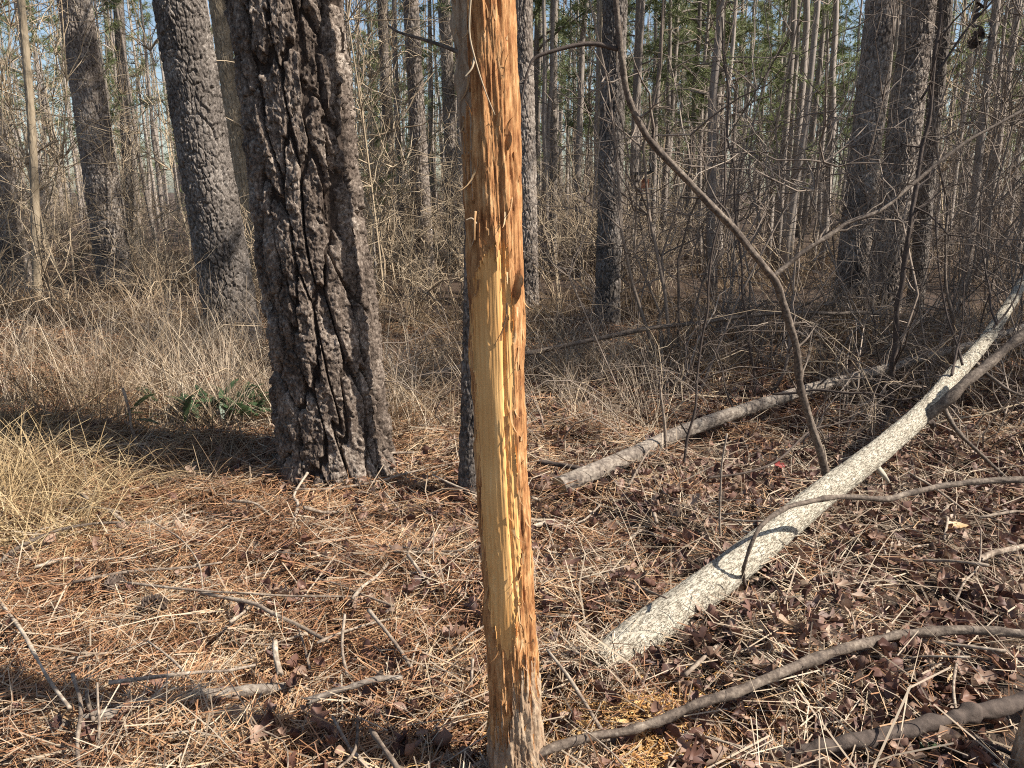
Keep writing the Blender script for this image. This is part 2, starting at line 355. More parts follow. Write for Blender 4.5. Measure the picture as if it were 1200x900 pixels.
def pine_disp(depth, pw, pl, seed, flake=0.35, foot=None):
    """ridged plates, each built of small stepped scales"""
    def f(TH, LN, RR):
        C = 2 * math.pi * float(RR.mean()); S = TH / (2 * math.pi) * C
        e, ID, rnd = bark_field(S, LN, C, pw, pl, seed, 0.62)
        e2, ID2, rnd2 = bark_field(S, LN, C, pw * 0.42, pw * 0.55, seed + 7, 0.9)
        prof = sstep(0.05, 0.17, e + 0.05 * fbm2(S / (pw * .12), LN / (pw * .2), seed + 50, 2))
        scale = (rnd2 - 0.5) * 1.3 - 0.35 * (1 - sstep(0.0, 0.16, e2))
        fl = fbm2(S / (pw * 0.3) + 7 * rnd, LN / (pl * 0.2), seed + 40, 4); fl = 0.75 * np.floor(fl * 6) / 6 + 0.25 * fl
        f.id, f.prof = ID, prof
        return depth * (prof * (0.5 + 0.6 * rnd) + flake * (0.35 + 0.65 * prof) * (0.75 * scale + 0.9 * fl) + 0.10 * fbm2(S / (pw * .1), LN / (pw * .14), seed + 60, 2) - 0.35)
    return f
def trunk_path(bx, by, tx, ty, Y, H, bend=0.0, seed=0):
    """upright stem seen from (bx,by) at its foot to (tx,ty), standing at depth Y, H metres tall"""
    b = at_y(bx, by, Y); t = at_y(tx, ty, Y)
    g = float(ground_h(b[0], b[1]))
    d = (t - b) / max(0.2, t[2] - b[2])
    b0 = b + d * (g - 0.06 - b[2])
    zs = np.linspace(0, H, 9)
    p = b0 + d * zs[:, None]
    r_ = np.random.default_rng(seed + 5)
    p[1:, 0] += bend * np.cumsum(r_.normal(0, 1, 8)) * 0.03; p[1:, 1] += bend * np.cumsum(r_.normal(0, 1, 8)) * 0.03
    return p

# crowns are built once and shared; they stand above the frame and on the young pines behind
def needle_tufts(centres, dirs, per, length, width, r_):
    n = len(centres)
    c = np.repeat(centres, per, 0); d = np.repeat(dirs, per, 0)
    v = norm(d * 0.75 + r_.normal(0, 0.62, (n * per, 3)) + np.array([0, 0, -0.05]))
    L = length * r_.uniform(0.7, 1.15, (n * per, 1))
    side = norm(np.cross(v, r_.normal(0, 1, (n * per, 3))))
    a = c + d * r_.uniform(-0.08, 0.02, (n * per, 1))
    tip = a + v * L + np.array([0, 0, -1]) * L * 0.12
    V = np.stack([a - side * width / 2, a + side * width / 2, tip], 1).reshape(-1, 3)
    return V, np.arange(n * per * 3).reshape(-1, 3)
def crown_parts(H, z0, nb, blen, per, seed, dead=0, nl=0.19, nw=0.011, trunk_r=0.05):
    r_ = np.random.default_rng(seed)
    tw, cen, dr = [], [], []
    for i in range(nb):
        f = (i + r_.uniform(0, 1)) / nb
        z = z0 + (H - z0) * f ** 0.9
        a = r_.uniform(0, 6.283); L = blen * (1.05 - 0.75 * f) * r_.uniform(0.55, 1.2)
        u = np.array([math.cos(a), math.sin(a), 0.0])
        up = r_.uniform(0.05, 0.55)
        k = 6; s = np.linspace(0, 1, k)
        p = np.array([0, 0, z]) + u * (L * s)[:, None] + np.array([0, 0, 1]) * (L * (up * s + 0.18 * s ** 2 - 0.12 * s))[:, None]
        p[1:] += r_.normal(0, 0.025 * L, (k - 1, 3))
        tw.append((p, 0.013 * (1.1 - s) * (0.6 + L) + 0.002))
        for s0 in np.arange(0.4, 1.01, 0.12):
            for q in range(2):
                b = p[0] + 0; j = min(k - 1, int(s0 * (k - 1))); b = p[j]
                dd = norm(u * 0.7 + r_.normal(0, 0.5, 3) + np.array([0, 0, 0.35]))
                l2 = r_.uniform(0.05, 0.26) * (0.5 + L * 0.5)
                e = b + dd * l2
                pp = b + (e - b) * s[:, None]
                tw.append((pp, np.full(k, 0.0035)))
                cen.append(e); dr.append(dd)
                if l2 > 0.15: cen.append((b + e) / 2); dr.append(dd)
    dd_ = []
    for i in range(dead):
        z = r_.uniform(0.5, z0); a = r_.uniform(0, 6.283); L = r_.uniform(0.25, 0.9)
        u = np.array([math.cos(a), math.sin(a), r_.uniform(-0.25, 0.35)]); s = np.linspace(0, 1, 6)
        p = np.array([0, 0, z]) + u * (L * s)[:, None]; p[1:] += np.cumsum(r_.normal(0, 0.02, (5, 3)), 0)
        dd_.append((p, 0.006 * (1.15 - s)))
    g = Geo(); 
    P = np.array([x[0] for x in tw]); Rr = np.array([x[1] for x in tw]); g.add(*tubes(P, Rr, 3, False)[:2])
    limb = g
    gd = None
    if dd_:
        gd = Geo(); gd.add(*tubes(np.array([x[0] for x in dd_]), np.array([x[1] for x in dd_]), 3, False)[:2])
    V, t = needle_tufts(np.array(cen), np.array(dr), per, nl, nw, r_)
    gn = Geo(); gn.add(V, None, t)
    return limb, gd, gn

big_crown = []
for k in range(2):
    lb, gd, gn = crown_parts(16, 9.5, 34, 2.6, 14, 300 + k, 0, 0.22, 0.014)
    big_crown.append((lb.mesh('limb', M['pine_thin']), gn.mesh('needles', M['pine_needles'], False)))
def add_crown(root, path, k):
    top = path[-1]; base = path[0]
    o = link('crown', big_crown[k % 2][1], root)
    d = (top - base) / (top[2] - base[2])
    o.location = d * 0 + np.array([d[0] * 11, d[1] * 11, 0]); o.rotation_euler = (0, 0, k * 1.7)
    l = link('limbs', big_crown[k % 2][0], o); l['kind'] = 'stuff'; o['kind'] = 'stuff'
    return o

def pine_trunk(name, label, base, top, Y, r0, r1, matl, nth, nz, pw, pl, depth, seed, H=5.5, Hfull=16, bend=0.3, group=None, crown=True, cat='tree', taper_foot=0.12):
    """nearer pine: the lower stem with modelled bark, the upper stem coarser, and a crown above the frame"""
    full = trunk_path(*base, *top, Y, Hfull, bend, seed)
    root = empty(name, full[0], label, cat, group)
    fine = spline(full, 400); zz = fine[:, 2] - full[0, 2]
    k = np.searchsorted(zz, H); low = fine[:k][::max(1, k // 16)]; low = np.vstack([low, fine[k]]); hi = fine[k - 1:][::40]
    hi = np.vstack([hi, fine[-1]])
    zl = low[:, 2] - full[0, 2]
    rad = r0 + (r1 - r0) * np.clip(zl / 3.0, 0, 1.4) + taper_foot * r0 * np.exp(-zl / 0.16)
    f = pine_disp(depth, pw, pl, seed)
    V, q, TH, LN, P, r = stem_grid(low, rad, nth, nz, f, 0.45)
    link('trunk', make_mesh('trunk', V.reshape(-1, 3) - full[0], q.reshape(-1, 4), None, matl), root)
    rh = np.linspace(rad[-1] + depth * 0.3, r1 * 0.45, len(hi))
    link('upper_trunk', make_mesh('upper_trunk', tubes(hi, rh, 14)[0] - full[0], tubes(hi, rh, 14)[1], None, matl), root)
    if crown: add_crown(root, full, seed)
    return root

# ---- the big pine left of the peeled stem: every bark plate is a piece of its own
def big_pine():
    Y = 4.05; seed = 21
    full = trunk_path(396, 548, 338, 0, Y, 15, 0.25, seed)
    root = empty('pine_tree', full[0], 'thick dark pine with deeply furrowed plated bark, left of the peeled stem', 'tree')
    fine = spline(full, 600); zz = fine[:, 2] - full[0, 2]
    k = np.searchsorted(zz, 3.3); low = np.vstack([fine[:k][::8], fine[k]]); hi = np.vstack([fine[k - 2:][::40], fine[-1]])
    zl = low[:, 2] - full[0, 2]
    rad = 0.285 - 0.014 * zl + 0.05 * np.exp(-zl / 0.15)
    f = pine_disp(0.046, 0.088, 0.5, seed, 0.40)
    def disp(TH, LN, RR):
        d = f(TH, LN, RR)
        C = 2 * math.pi * 0.27; S = TH / (2 * math.pi) * C
        return d + 0.02 * fbm2(np.cos(TH) * 1.2 + 4, np.sin(TH) * 1.2 + LN / 0.8, 77, 2)
    V, q, TH, LN, P, r = stem_grid(low, rad, 330, 640, disp, 0.5)
    Vf = V.reshape(-1, 3) - full[0]; idf = f.id.ravel(); pf = f.prof.ravel()
    qf = q.reshape(-1, 4)
    qid = idf[qf]; same = (qid == qid[:, :1]).all(1); up = pf[qf].mean(1) > 0.22
    isplate = same & up
    ids, counts = np.unique(qid[isplate, 0], return_counts=True)
    order = ids[np.argsort(-counts)]; order = order[np.sort(counts)[::-1] > 25][:290]
    keep = isplate & np.isin(qid[:, 0], order)
    def sub(qs, name, m, parent):
        u, inv = np.unique(qs.ravel(), return_inverse=True)
        return link(name, make_mesh(name, Vf[u], inv.reshape(-1, 4), None, m), parent)
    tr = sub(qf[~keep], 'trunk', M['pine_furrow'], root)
    for i in order:
        sub(qf[keep & (qid[:, 0] == i)], 'bark_plate', M['pine_bark'], tr)
    rh = np.linspace(rad[-1] + 0.02, 0.11, len(hi))
    tv = tubes(hi, rh, 16)
    link('upper_trunk', make_mesh('upper_trunk', tv[0] - full[0], tv[1], None, M['pine_bark']), root)
    add_crown(root, full, 1)
big_pine()

# ---- pines and trunks that can be told apart, from the left
pine_trunk('pine_tree', 'dark grey pine with fine scaly bark leaning left just behind the thick plated pine', (276, 398), (212, 0), 7.9, 0.255, 0.225, M['pine_dark'], 200, 560, 0.055, 0.12, 0.026, 31, crown=False)
pine_trunk('pine_tree', 'grey brown pine leaning left in the tan brush near the left edge', (136, 332), (86, 0), 12.6, 0.255, 0.23, M['pine_far'], 140, 420, 0.06, 0.15, 0.024, 32, crown=False)
pine_trunk('pine_tree', 'pale scaly pine cut off by the left edge of the picture', (22, 330), (-42, 0), 12.0, 0.2, 0.17, M['pine_far'], 110, 320, 0.06, 0.14, 0.02, 33, crown=False)
pine_trunk('pine_tree', 'pale vine-hung trunk showing between the dark leaning pine and the plated pine', (302, 330), (254, 0), 11.0, 0.12, 0.105, M['pale_bark'], 90, 320, 0.045, 0.14, 0.016, 34, crown=False)
pine_trunk('pine_tree', 'slim pine lit on its right side, second trunk left of the peeled stem', (500, 330), (483, 0), 13.5, 0.145, 0.125, M['pine_far'], 90, 320, 0.05, 0.13, 0.018, 35, crown=False)
pine_trunk('pine_tree', 'slim sunlit pine just left of the peeled stem', (536, 310), (521, 0), 15, 0.125, 0.11, M['pine_far'], 80, 280, 0.05, 0.13, 0.016, 36, crown=False)
pine_trunk('pine_tree', 'grey pine close behind the right side of the peeled stem', (618, 372), (611, 0), 10.5, 0.15, 0.135, M['pine_far'], 110, 380, 0.05, 0.13, 0.02, 37)
pine_trunk('pine_tree', 'straight dark pine behind the curved limb, middle of the picture', (711, 395), (720, 0), 8.8, 0.135, 0.12, M['pine_dark'], 120, 420, 0.05, 0.12, 0.02, 38, crown=False)
pine_trunk('pine_tree', 'thin grey pine right beside the straight dark pine behind the curved limb', (738, 335), (749, 0), 14, 0.085, 0.07, M['pine_thin'], 50, 200, 0.04, 0.12, 0.01, 39, crown=False)
pine_trunk('pine_tree', 'left one of the two stout pines standing close together at right', (988, 410), (1034, 0), 9.2, 0.17, 0.15, M['pine_far'], 140, 440, 0.055, 0.13, 0.022, 40)
pine_trunk('pine_tree', 'right one of the two stout pines standing close together at right', (1030, 395), (1078, 0), 10.2, 0.2, 0.18, M['pine_far'], 140, 440, 0.06, 0.14, 0.022, 41)
pine_trunk('dead_tree', 'dark shaggy trunk hung with dead needles right of the two stout pines', (1068, 400), (1108, 0), 10.6, 0.1, 0.085, M['pine_dark'], 70, 240, 0.04, 0.12, 0.02, 42, crown=False)
pine_trunk('pine_tree', 'slim pine leaning right near the right edge, left of its twin', (1128, 360), (1168, 0), 12.5, 0.065, 0.055, M['pine_thin'], 40, 160, 0.04, 0.12, 0.01, 43, crown=False, bend=0.5)
pine_trunk('pine_tree', 'slim pine leaning right near the right edge, right of its twin', (1145, 352), (1190, 0), 13.2, 0.06, 0.05, M['pine_thin'], 40, 160, 0.04, 0.12, 0.01, 44, crown=False, bend=0.5)
pine_trunk('pine_tree', 'narrow pine between the plated pine and the peeled stem, half sunlit', (462, 310), (447, 0), 17, 0.11, 0.095, M['pine_far'], 70, 240, 0.05, 0.13, 0.014, 45, crown=False)
pine_trunk('pine_tree', 'narrow dark pine halfway between the peeled stem and the straight dark pine', (648, 330), (650, 0), 16, 0.08, 0.07, M['pine_thin'], 50, 180, 0.05, 0.13, 0.012, 46, crown=False)
pine_trunk('pine_tree', 'pale thin trunk touching the left side of the straight dark pine', (700, 345), (706, 0), 13, 0.042, 0.036, M['pale_bark'], 40, 160, 0.04, 0.12, 0.006, 47, crown=False)
pine_trunk('pine_tree', 'pale crooked sapling trunk at the far left with bare side twigs', (42, 330), (22, 0), 9.5, 0.05, 0.04, M['pale_bark'], 40, 200, 0.04, 0.12, 0.006, 48, crown=False, bend=2.2)
pine_trunk('pine_tree', 'dark pine with green needles between the two leaning pines at left', (160, 330), (138, 0), 18, 0.13, 0.11, M['pine_dark'], 70, 240, 0.05, 0.13, 0.016, 49, crown=True)

# ---- small dark trunk half hidden behind the peeled stem
def small_trunk():
    p = trunk_path(552, 577, 562, 200, 3.72, 5.0, 0.15, 3)
    root = empty('sapling_tree', p[0], 'small dark flaky trunk half hidden behind the peeled stem', 'tree')
    f = pine_disp(0.012, 0.03, 0.07, 51)
    zl = p[:, 2] - p[0, 2]
    V, q, *_ = stem_grid(p, 0.052 - 0.005 * zl + 0.015 * np.exp(-zl / 0.1), 90, 500, f, 0.4)
    link('trunk', make_mesh('trunk', V.reshape(-1, 3) - p[0], q.reshape(-1, 4), None, M['pine_dark']), root)
small_trunk()

# ------------------------------------------------------------------ the peeled stem
def peeled_stem():
    Yb = 1.775
    b = at_y(605, 893, Yb); t = at_y(566, 0, Yb)
    d = (t - b) / (t[2] - b[2])
    gz = float(ground_h(b[0], b[1])); b = b + d * (gz - 0.05 - b[2])
    zs = np.array([0, .3, .6, .9, 1.2, 1.5, 1.8, 2.1, 2.5])
    path = b + d * zs[:, None]
    path[:, 0] += np.array([0, .002, 0, -.003, -.002, .002, .003, 0, 0])
    rad = np.array([.079, .064, .0615, .061, .0605, .0605, .0605, .06, .058])
    root = empty('peeled_cedar_tree', path[0], 'orange and yellow peeled cedar stem with bare wood, standing in the foreground', 'tree')
    NT, NZ = 230, 720
    zoneholder = {}
    def disp(TH, LN, RR):
        S = TH * 0.062; z = LN - 0.05
        u = np.sin(TH); back = np.abs(TH) > 1.75
        zt = np.array([.36, .42, .47, .52, .6, .73, .95, 1.16, 1.3, 1.38, 1.43, 1.47])
        ul = np.array([.0, -.15, -.45, -.62, -.74, -.8, -.86, -.9, -.87, -.7, -.4, .1])
        ur = np.array([.0, -.1, .1, .26, .46, .58, .56, .54, .56, .57, .5, .3])
        jag = 0.10 * fbm2(S / 0.006, z / 0.16, 5, 4) + 0.05 * noise2(S / 0.003, z / 0.05, 9) + 0.10 * noise2(S / 0.0021, z / 0.10, 10)
        L = np.interp(z, zt, ul) + jag * 1.3; Rr = np.interp(z, zt, ur) + jag
        wood = (u > L) & (u < Rr) & (z > .45 + .35 * jag) & (z < 1.46 + 0.6 * jag) & ~back
        edge = np.minimum(u - L, Rr - u)
        low = z < 0.29 + 0.10 * u + 0.9 * jag
        top = (z > 1.62 + 1.2 * jag + 0.25 * (u + .9)) & (u < -0.55)
        outer = low | top | (back & (z < .7))
        zone = np.where(wood, 0, np.where(top, 3, np.where(outer, 2, 1)))
        zoneholder['z'] = zone
        lump = 0.003 * fbm2(u * 1.2 + 3, z / 0.25, 12, 3)
        fib = 0.0010 * fbm2(S / 0.0042, z / 0.11, 15, 3)
        ridge = 0.0032 * fbm2(S / 0.011, z / 0.22, 19, 3)
        sh = fbm2(S / 0.012, z / 0.06, 25, 4); terr = np.floor(sh * 6) / 6
        strips = np.floor((fbm2(S / 0.011, z / 0.13, 33, 4) + .5 * fbm2(S / .004, z / .05, 35, 2)) * 6) / 6
        flute = -0.006 * np.exp(-((u - .28 - .05 * np.sin(z * 5)) / .07) ** 2) * sstep(.5, .7, z) * (1 - sstep(1.5, 1.8, z))
        dd = lump + flute + 0.4 * ridge
        dd = dd + np.where(zone == 0, 0.8 * fib + 0.0016 * noise2(S / .004, z / .015, 41) * sstep(.25, .6, noise2(S / .02, z / .25, 43)),
                  np.where(zone == 1, 0.0026 + 2.0 * fib + 1.3 * ridge + 0.0068 * strips, 0.0065 + 0.012 * terr + ridge))
        dd = dd - 0.002 * (zone == 0) * sstep(0.03, 0.2, edge)
        return dd
    V, q, TH, LN, P, r = stem_grid(path, rad, NT, NZ, disp, 0.45)
    Vf = V.reshape(-1, 3) - path[0]; qf = q.reshape(-1, 4); zf = zoneholder['z'].ravel()[qf].min(1)
    for zone, nm, m, lb in ((0, 'bare_wood', M['wood'], 'smooth yellow bare wood'), (1, 'inner_bark', M['inner_bark'], 'fibrous orange inner bark'), (2, 'outer_bark', M['outer_bark'], 'flaky grey brown bark left at the foot'), (3, 'bark_patch', M['outer_bark'], 'grey bark left along the upper left side')):
        qs = qf[zf == zone]; u, inv = np.unique(qs.ravel(), return_inverse=True)
        link(nm, make_mesh(nm, Vf[u], inv.reshape(-1, 4), None, m), root)['label'] = lb
    # loose strips and splinters of bark lifting from the stem
    r_ = np.random.default_rng(12)
    def surf(u, z, lift=0.0):
        th = math.asin(max(-.99, min(.99, u))); k = int(np.clip(np.searchsorted(LN[:, 0], z + 0.05), 0, NZ - 1))
        n = np.array([math.sin(th) * 1.0, -math.cos(th), 0]); return P[k] + n * (r[k] + 0.003 + lift), n
    for i in range(130):
        u = r_.uniform(-0.98, 0.98); z = r_.uniform(0.05, 1.95)
        if -0.7 < u < 0.3 and 0.5 < z < 1.35 and r_.uniform() < 0.75: u = r_.choice([-0.93, 0.6, 0.8, 0.95])
        L = r_.uniform(0.012, 0.06) * (1.6 if r_.uniform() < .25 else 1); s = np.linspace(0, 1, 7); w = r_.uniform(0.0010, 0.0048)
        p0, n = surf(u, z); side = np.cross(n, [0, 0, 1.0])
        sgn = r_.choice([-1, 1]); lift = r_.uniform(0.05, 0.5)
        c = p0 + np.array([0, 0, 1.0]) * (sgn * L * (s - 0.25 * s ** 3))[:, None] + n * (L * lift * s ** 2)[:, None] + side * (L * r_.normal(0, .25) * s ** 2)[:, None]
        v, qq = ribbons(c[None], (w * (1.05 - s))[None], norm(side + n * r_.normal(0, .4))[None])
        link('bark_strip', make_mesh('bark_strip', v - path[0], qq, None, M['fibre']), root)
    def shred(pts, rr, m, nm):
        c = spline(np.array(pts), 24); v, qq, tt = tubes(c, np.linspace(rr, rr * 0.5, 24), 5)
        link(nm, make_mesh(nm, v - path[0], qq, tt, m), root)
    Yf = Yb - 0.075
    shred([at_y(553, -20, Yf), at_y(550, 35, Yf), at_y(557, 70, Yf - .004), at_y(568, 105, Yf - .004), at_y(580, 135, Yf)], 0.0022, M['twig_tan'], 'hanging_fibre')
    shred([at_y(556, 68, Yf), at_y(553, 80, Yf - .01), at_y(545, 90, Yf - .015)], 0.0028, M['twig_tan'], 'hanging_fibre')
    shred([at_y(558, 262, Yf - .004), at_y(553, 256, Yf - .012), at_y(546, 258, Yf - .014)], 0.0026, M['twig_tan'], 'hanging_fibre')
    shred([at_y(557, 248, Yf), at_y(556, 262, Yf - .012), at_y(556, 282, Yf - .014)], 0.0036, M['fibre'], 'hanging_fibre')
    shred([at_y(594, 355, Yf), at_y(593, 370, Yf - .006), at_y(588, 388, Yf - .008), at_y(579, 405, Yf - .005)], 0.0013, M['branch_dark'], 'hanging_fibre')
    for (a, w, hh, yy) in ((603, 8, 40, 340), (594, 5, 32, 165), (607, 6, 26, 330), (590, 4, 24, 278), (604, 7, 20, 672)):     # scales of bark standing off the right side
        top = at_y(a, yy - hh / 2, Yb - .045); bot = at_y(a - 2, yy + hh / 2, Yb - .045)
        s = np.linspace(0, 1, 9); c = top + (bot - top) * s[:, None] + np.array([0.35, -.6, 0]) * (0.016 * np.sin(s * math.pi))[:, None]
        v, qq = ribbons(c[None], (w / 906 * 1.75 * np.sin(np.clip(s, .06, .94) * math.pi) ** .7)[None], np.array([[.75, -.35, 0.1]]))
        link('bark_scale', make_mesh('bark_scale', v - path[0], qq, None, M['inner_bark']), root)
    tw = spline(np.array([at_y(541, 63, Yb - .01), at_y(520, 54, Yb), at_y(495, 46, Yb + .02), at_y(468, 38, Yb + .03), at_y(455, 30, Yb + .04)]), 30)
    v, qq, tt = tubes(tw, np.linspace(.0055, .0022, 30), 6)
    link('dead_twig', make_mesh('dead_twig', v - path[0], qq, tt, M['branch']), root)
    return b
stem_foot = peeled_stem()

# ------------------------------------------------------------------ fallen stems and branches
def wob(p, amp, seed):
    r_ = np.random.default_rng(seed); n = len(p)
    k = max(4, n // 6); j = r_.normal(0, amp, (k, 3)); j[0] = j[-1] = 0
    return p + spline(j, n)
def branch_geo(pts, r0, r1, n=60, S=9, amp=0.004, seed=0, knob=0.12, power=1.0):
    c = wob(spline(np.array(pts), n), amp, seed); s = np.linspace(0, 1, n)
    rr = (r0 + (r1 - r0) * s ** power)
    r_ = np.random.default_rng(seed + 99); rr = rr * (1 + knob * spline(r_.normal(0, 1, (max(5, n // 3), 1)), n)[:, 0])
    return c, np.maximum(rr, 0.0006)
def side_twigs(c, rr, count, seed, lmin=0.1, lmax=0.4, rk=0.45, up=0.2, lo=0.1, hi=0.95, sub=2):
    """bare side twigs growing from a centre line, each returned as (points, radii)"""
    r_ = np.random.default_rng(seed); out = []; n = len(c); s = np.linspace(0, 1, 7)
    for i in range(count):
        k = int(n * r_.uniform(lo, hi)); T = norm(c[min(k + 1, n - 1)] - c[k - 1])
        d = norm(T * 0.55 + r_.normal(0, 0.7, 3) + np.array([0, 0, up])); L = r_.uniform(lmin, lmax)
        p = c[k] + d * (L * s)[:, None]; p[1:] += np.cumsum(r_.normal(0, 0.035 * L, (6, 3)), 0)
        r0 = max(0.0012, min(rr[k] * rk, 0.006)); out.append((p, r0 * (1.1 - 0.85 * s)))
        for j in range(sub):
            m = r_.integers(2, 6); d2 = norm(d + r_.normal(0, 0.6, 3)); L2 = L * r_.uniform(0.2, 0.5)
            q = p[m] + d2 * (L2 * s)[:, None]; q[1:] += np.cumsum(r_.normal(0, 0.03 * L2, (6, 3)), 0)
            out.append((q, r0 * 0.5 * (1.1 - 0.8 * s)))
    return out
def branch(name, label, pts, r0, r1, m, cat='branch', n=60, S=10, amp=0.004, seed=0, twigs=0, tw=(0.08, 0.3), group=None, parent=None, org=None, knob=0.07, power=1.0, up=0.2, twm=None):
    c, rr = branch_geo(pts, r0, r1, n, S, amp, seed, knob, power)
    org = c[0] if org is None else org
    if max(r0, r1) > .0085:
        def disp(TH, LN, RR):
            cx, cy = np.cos(TH) * 1.3 + seed, np.sin(TH) * 1.3
            return RR * (.16 * fbm2(cx + LN / .05, cy + LN / .11, seed, 3) + .14 * noise2(TH * 2.2 + 9, LN / .035, seed + 3) * noise2(cx * 2, cy * 2 + LN / .2, seed + 5) - .03)
        L_ = float(np.linalg.norm(np.diff(c, axis=0), axis=1).sum()); nz = int(np.clip(L_ / .006, 20, 420))
        V, q, TH, LN, P_, _ = stem_grid(c, rr, 26, nz, disp)
        T0 = norm(P_[0] - P_[1]); T1 = norm(P_[-1] - P_[-2]); e0 = fbm2(np.cos(TH[0]) * 2, np.sin(TH[0]) * 2 + seed, 8, 3); e1 = fbm2(np.cos(TH[0]) * 2, np.sin(TH[0]) * 2 - seed, 9, 3)
        V[0] += T0 * (e0 * 1.6 * rr[0])[:, None]; V[-1] += T1 * (e1 * 1.6 * rr[-1])[:, None]
        v = np.vstack([V.reshape(-1, 3), V[0].mean(0)[None] - T0 * rr[0] * .3, V[-1].mean(0)[None] - T1 * rr[-1] * .3]); q = q.reshape(-1, 4); m0 = nz * 26; j = np.arange(26); k_ = (j + 1) % 26
        t = np.vstack([np.stack([0 * j + m0, k_, j], -1), np.stack([0 * j + m0 + 1, (nz - 1) * 26 + j, (nz - 1) * 26 + k_], -1)])
    else:
        v, q, t = tubes(c, rr, S)
    if parent is None and not twigs:
        o = link(name, make_mesh(name, v - org, q, t, m), None, org); tag(o, label, cat, group)
        return o, c, rr
    if parent is None:
        root = empty(name, org, label, cat, group); link('stem', make_mesh('stem', v - org, q, t, m), root)
    else:
        root = link(name, make_mesh(name, v - org, q, t, m), parent)
    for p, r_ in side_twigs(c, rr, twigs, seed + 7, *tw, up=up, sub=2):
        v, q, t = tubes(p, r_, 4, False); link('twig', make_mesh('twig', v - org, q, None, twm or m), root)
    return root, c, rr

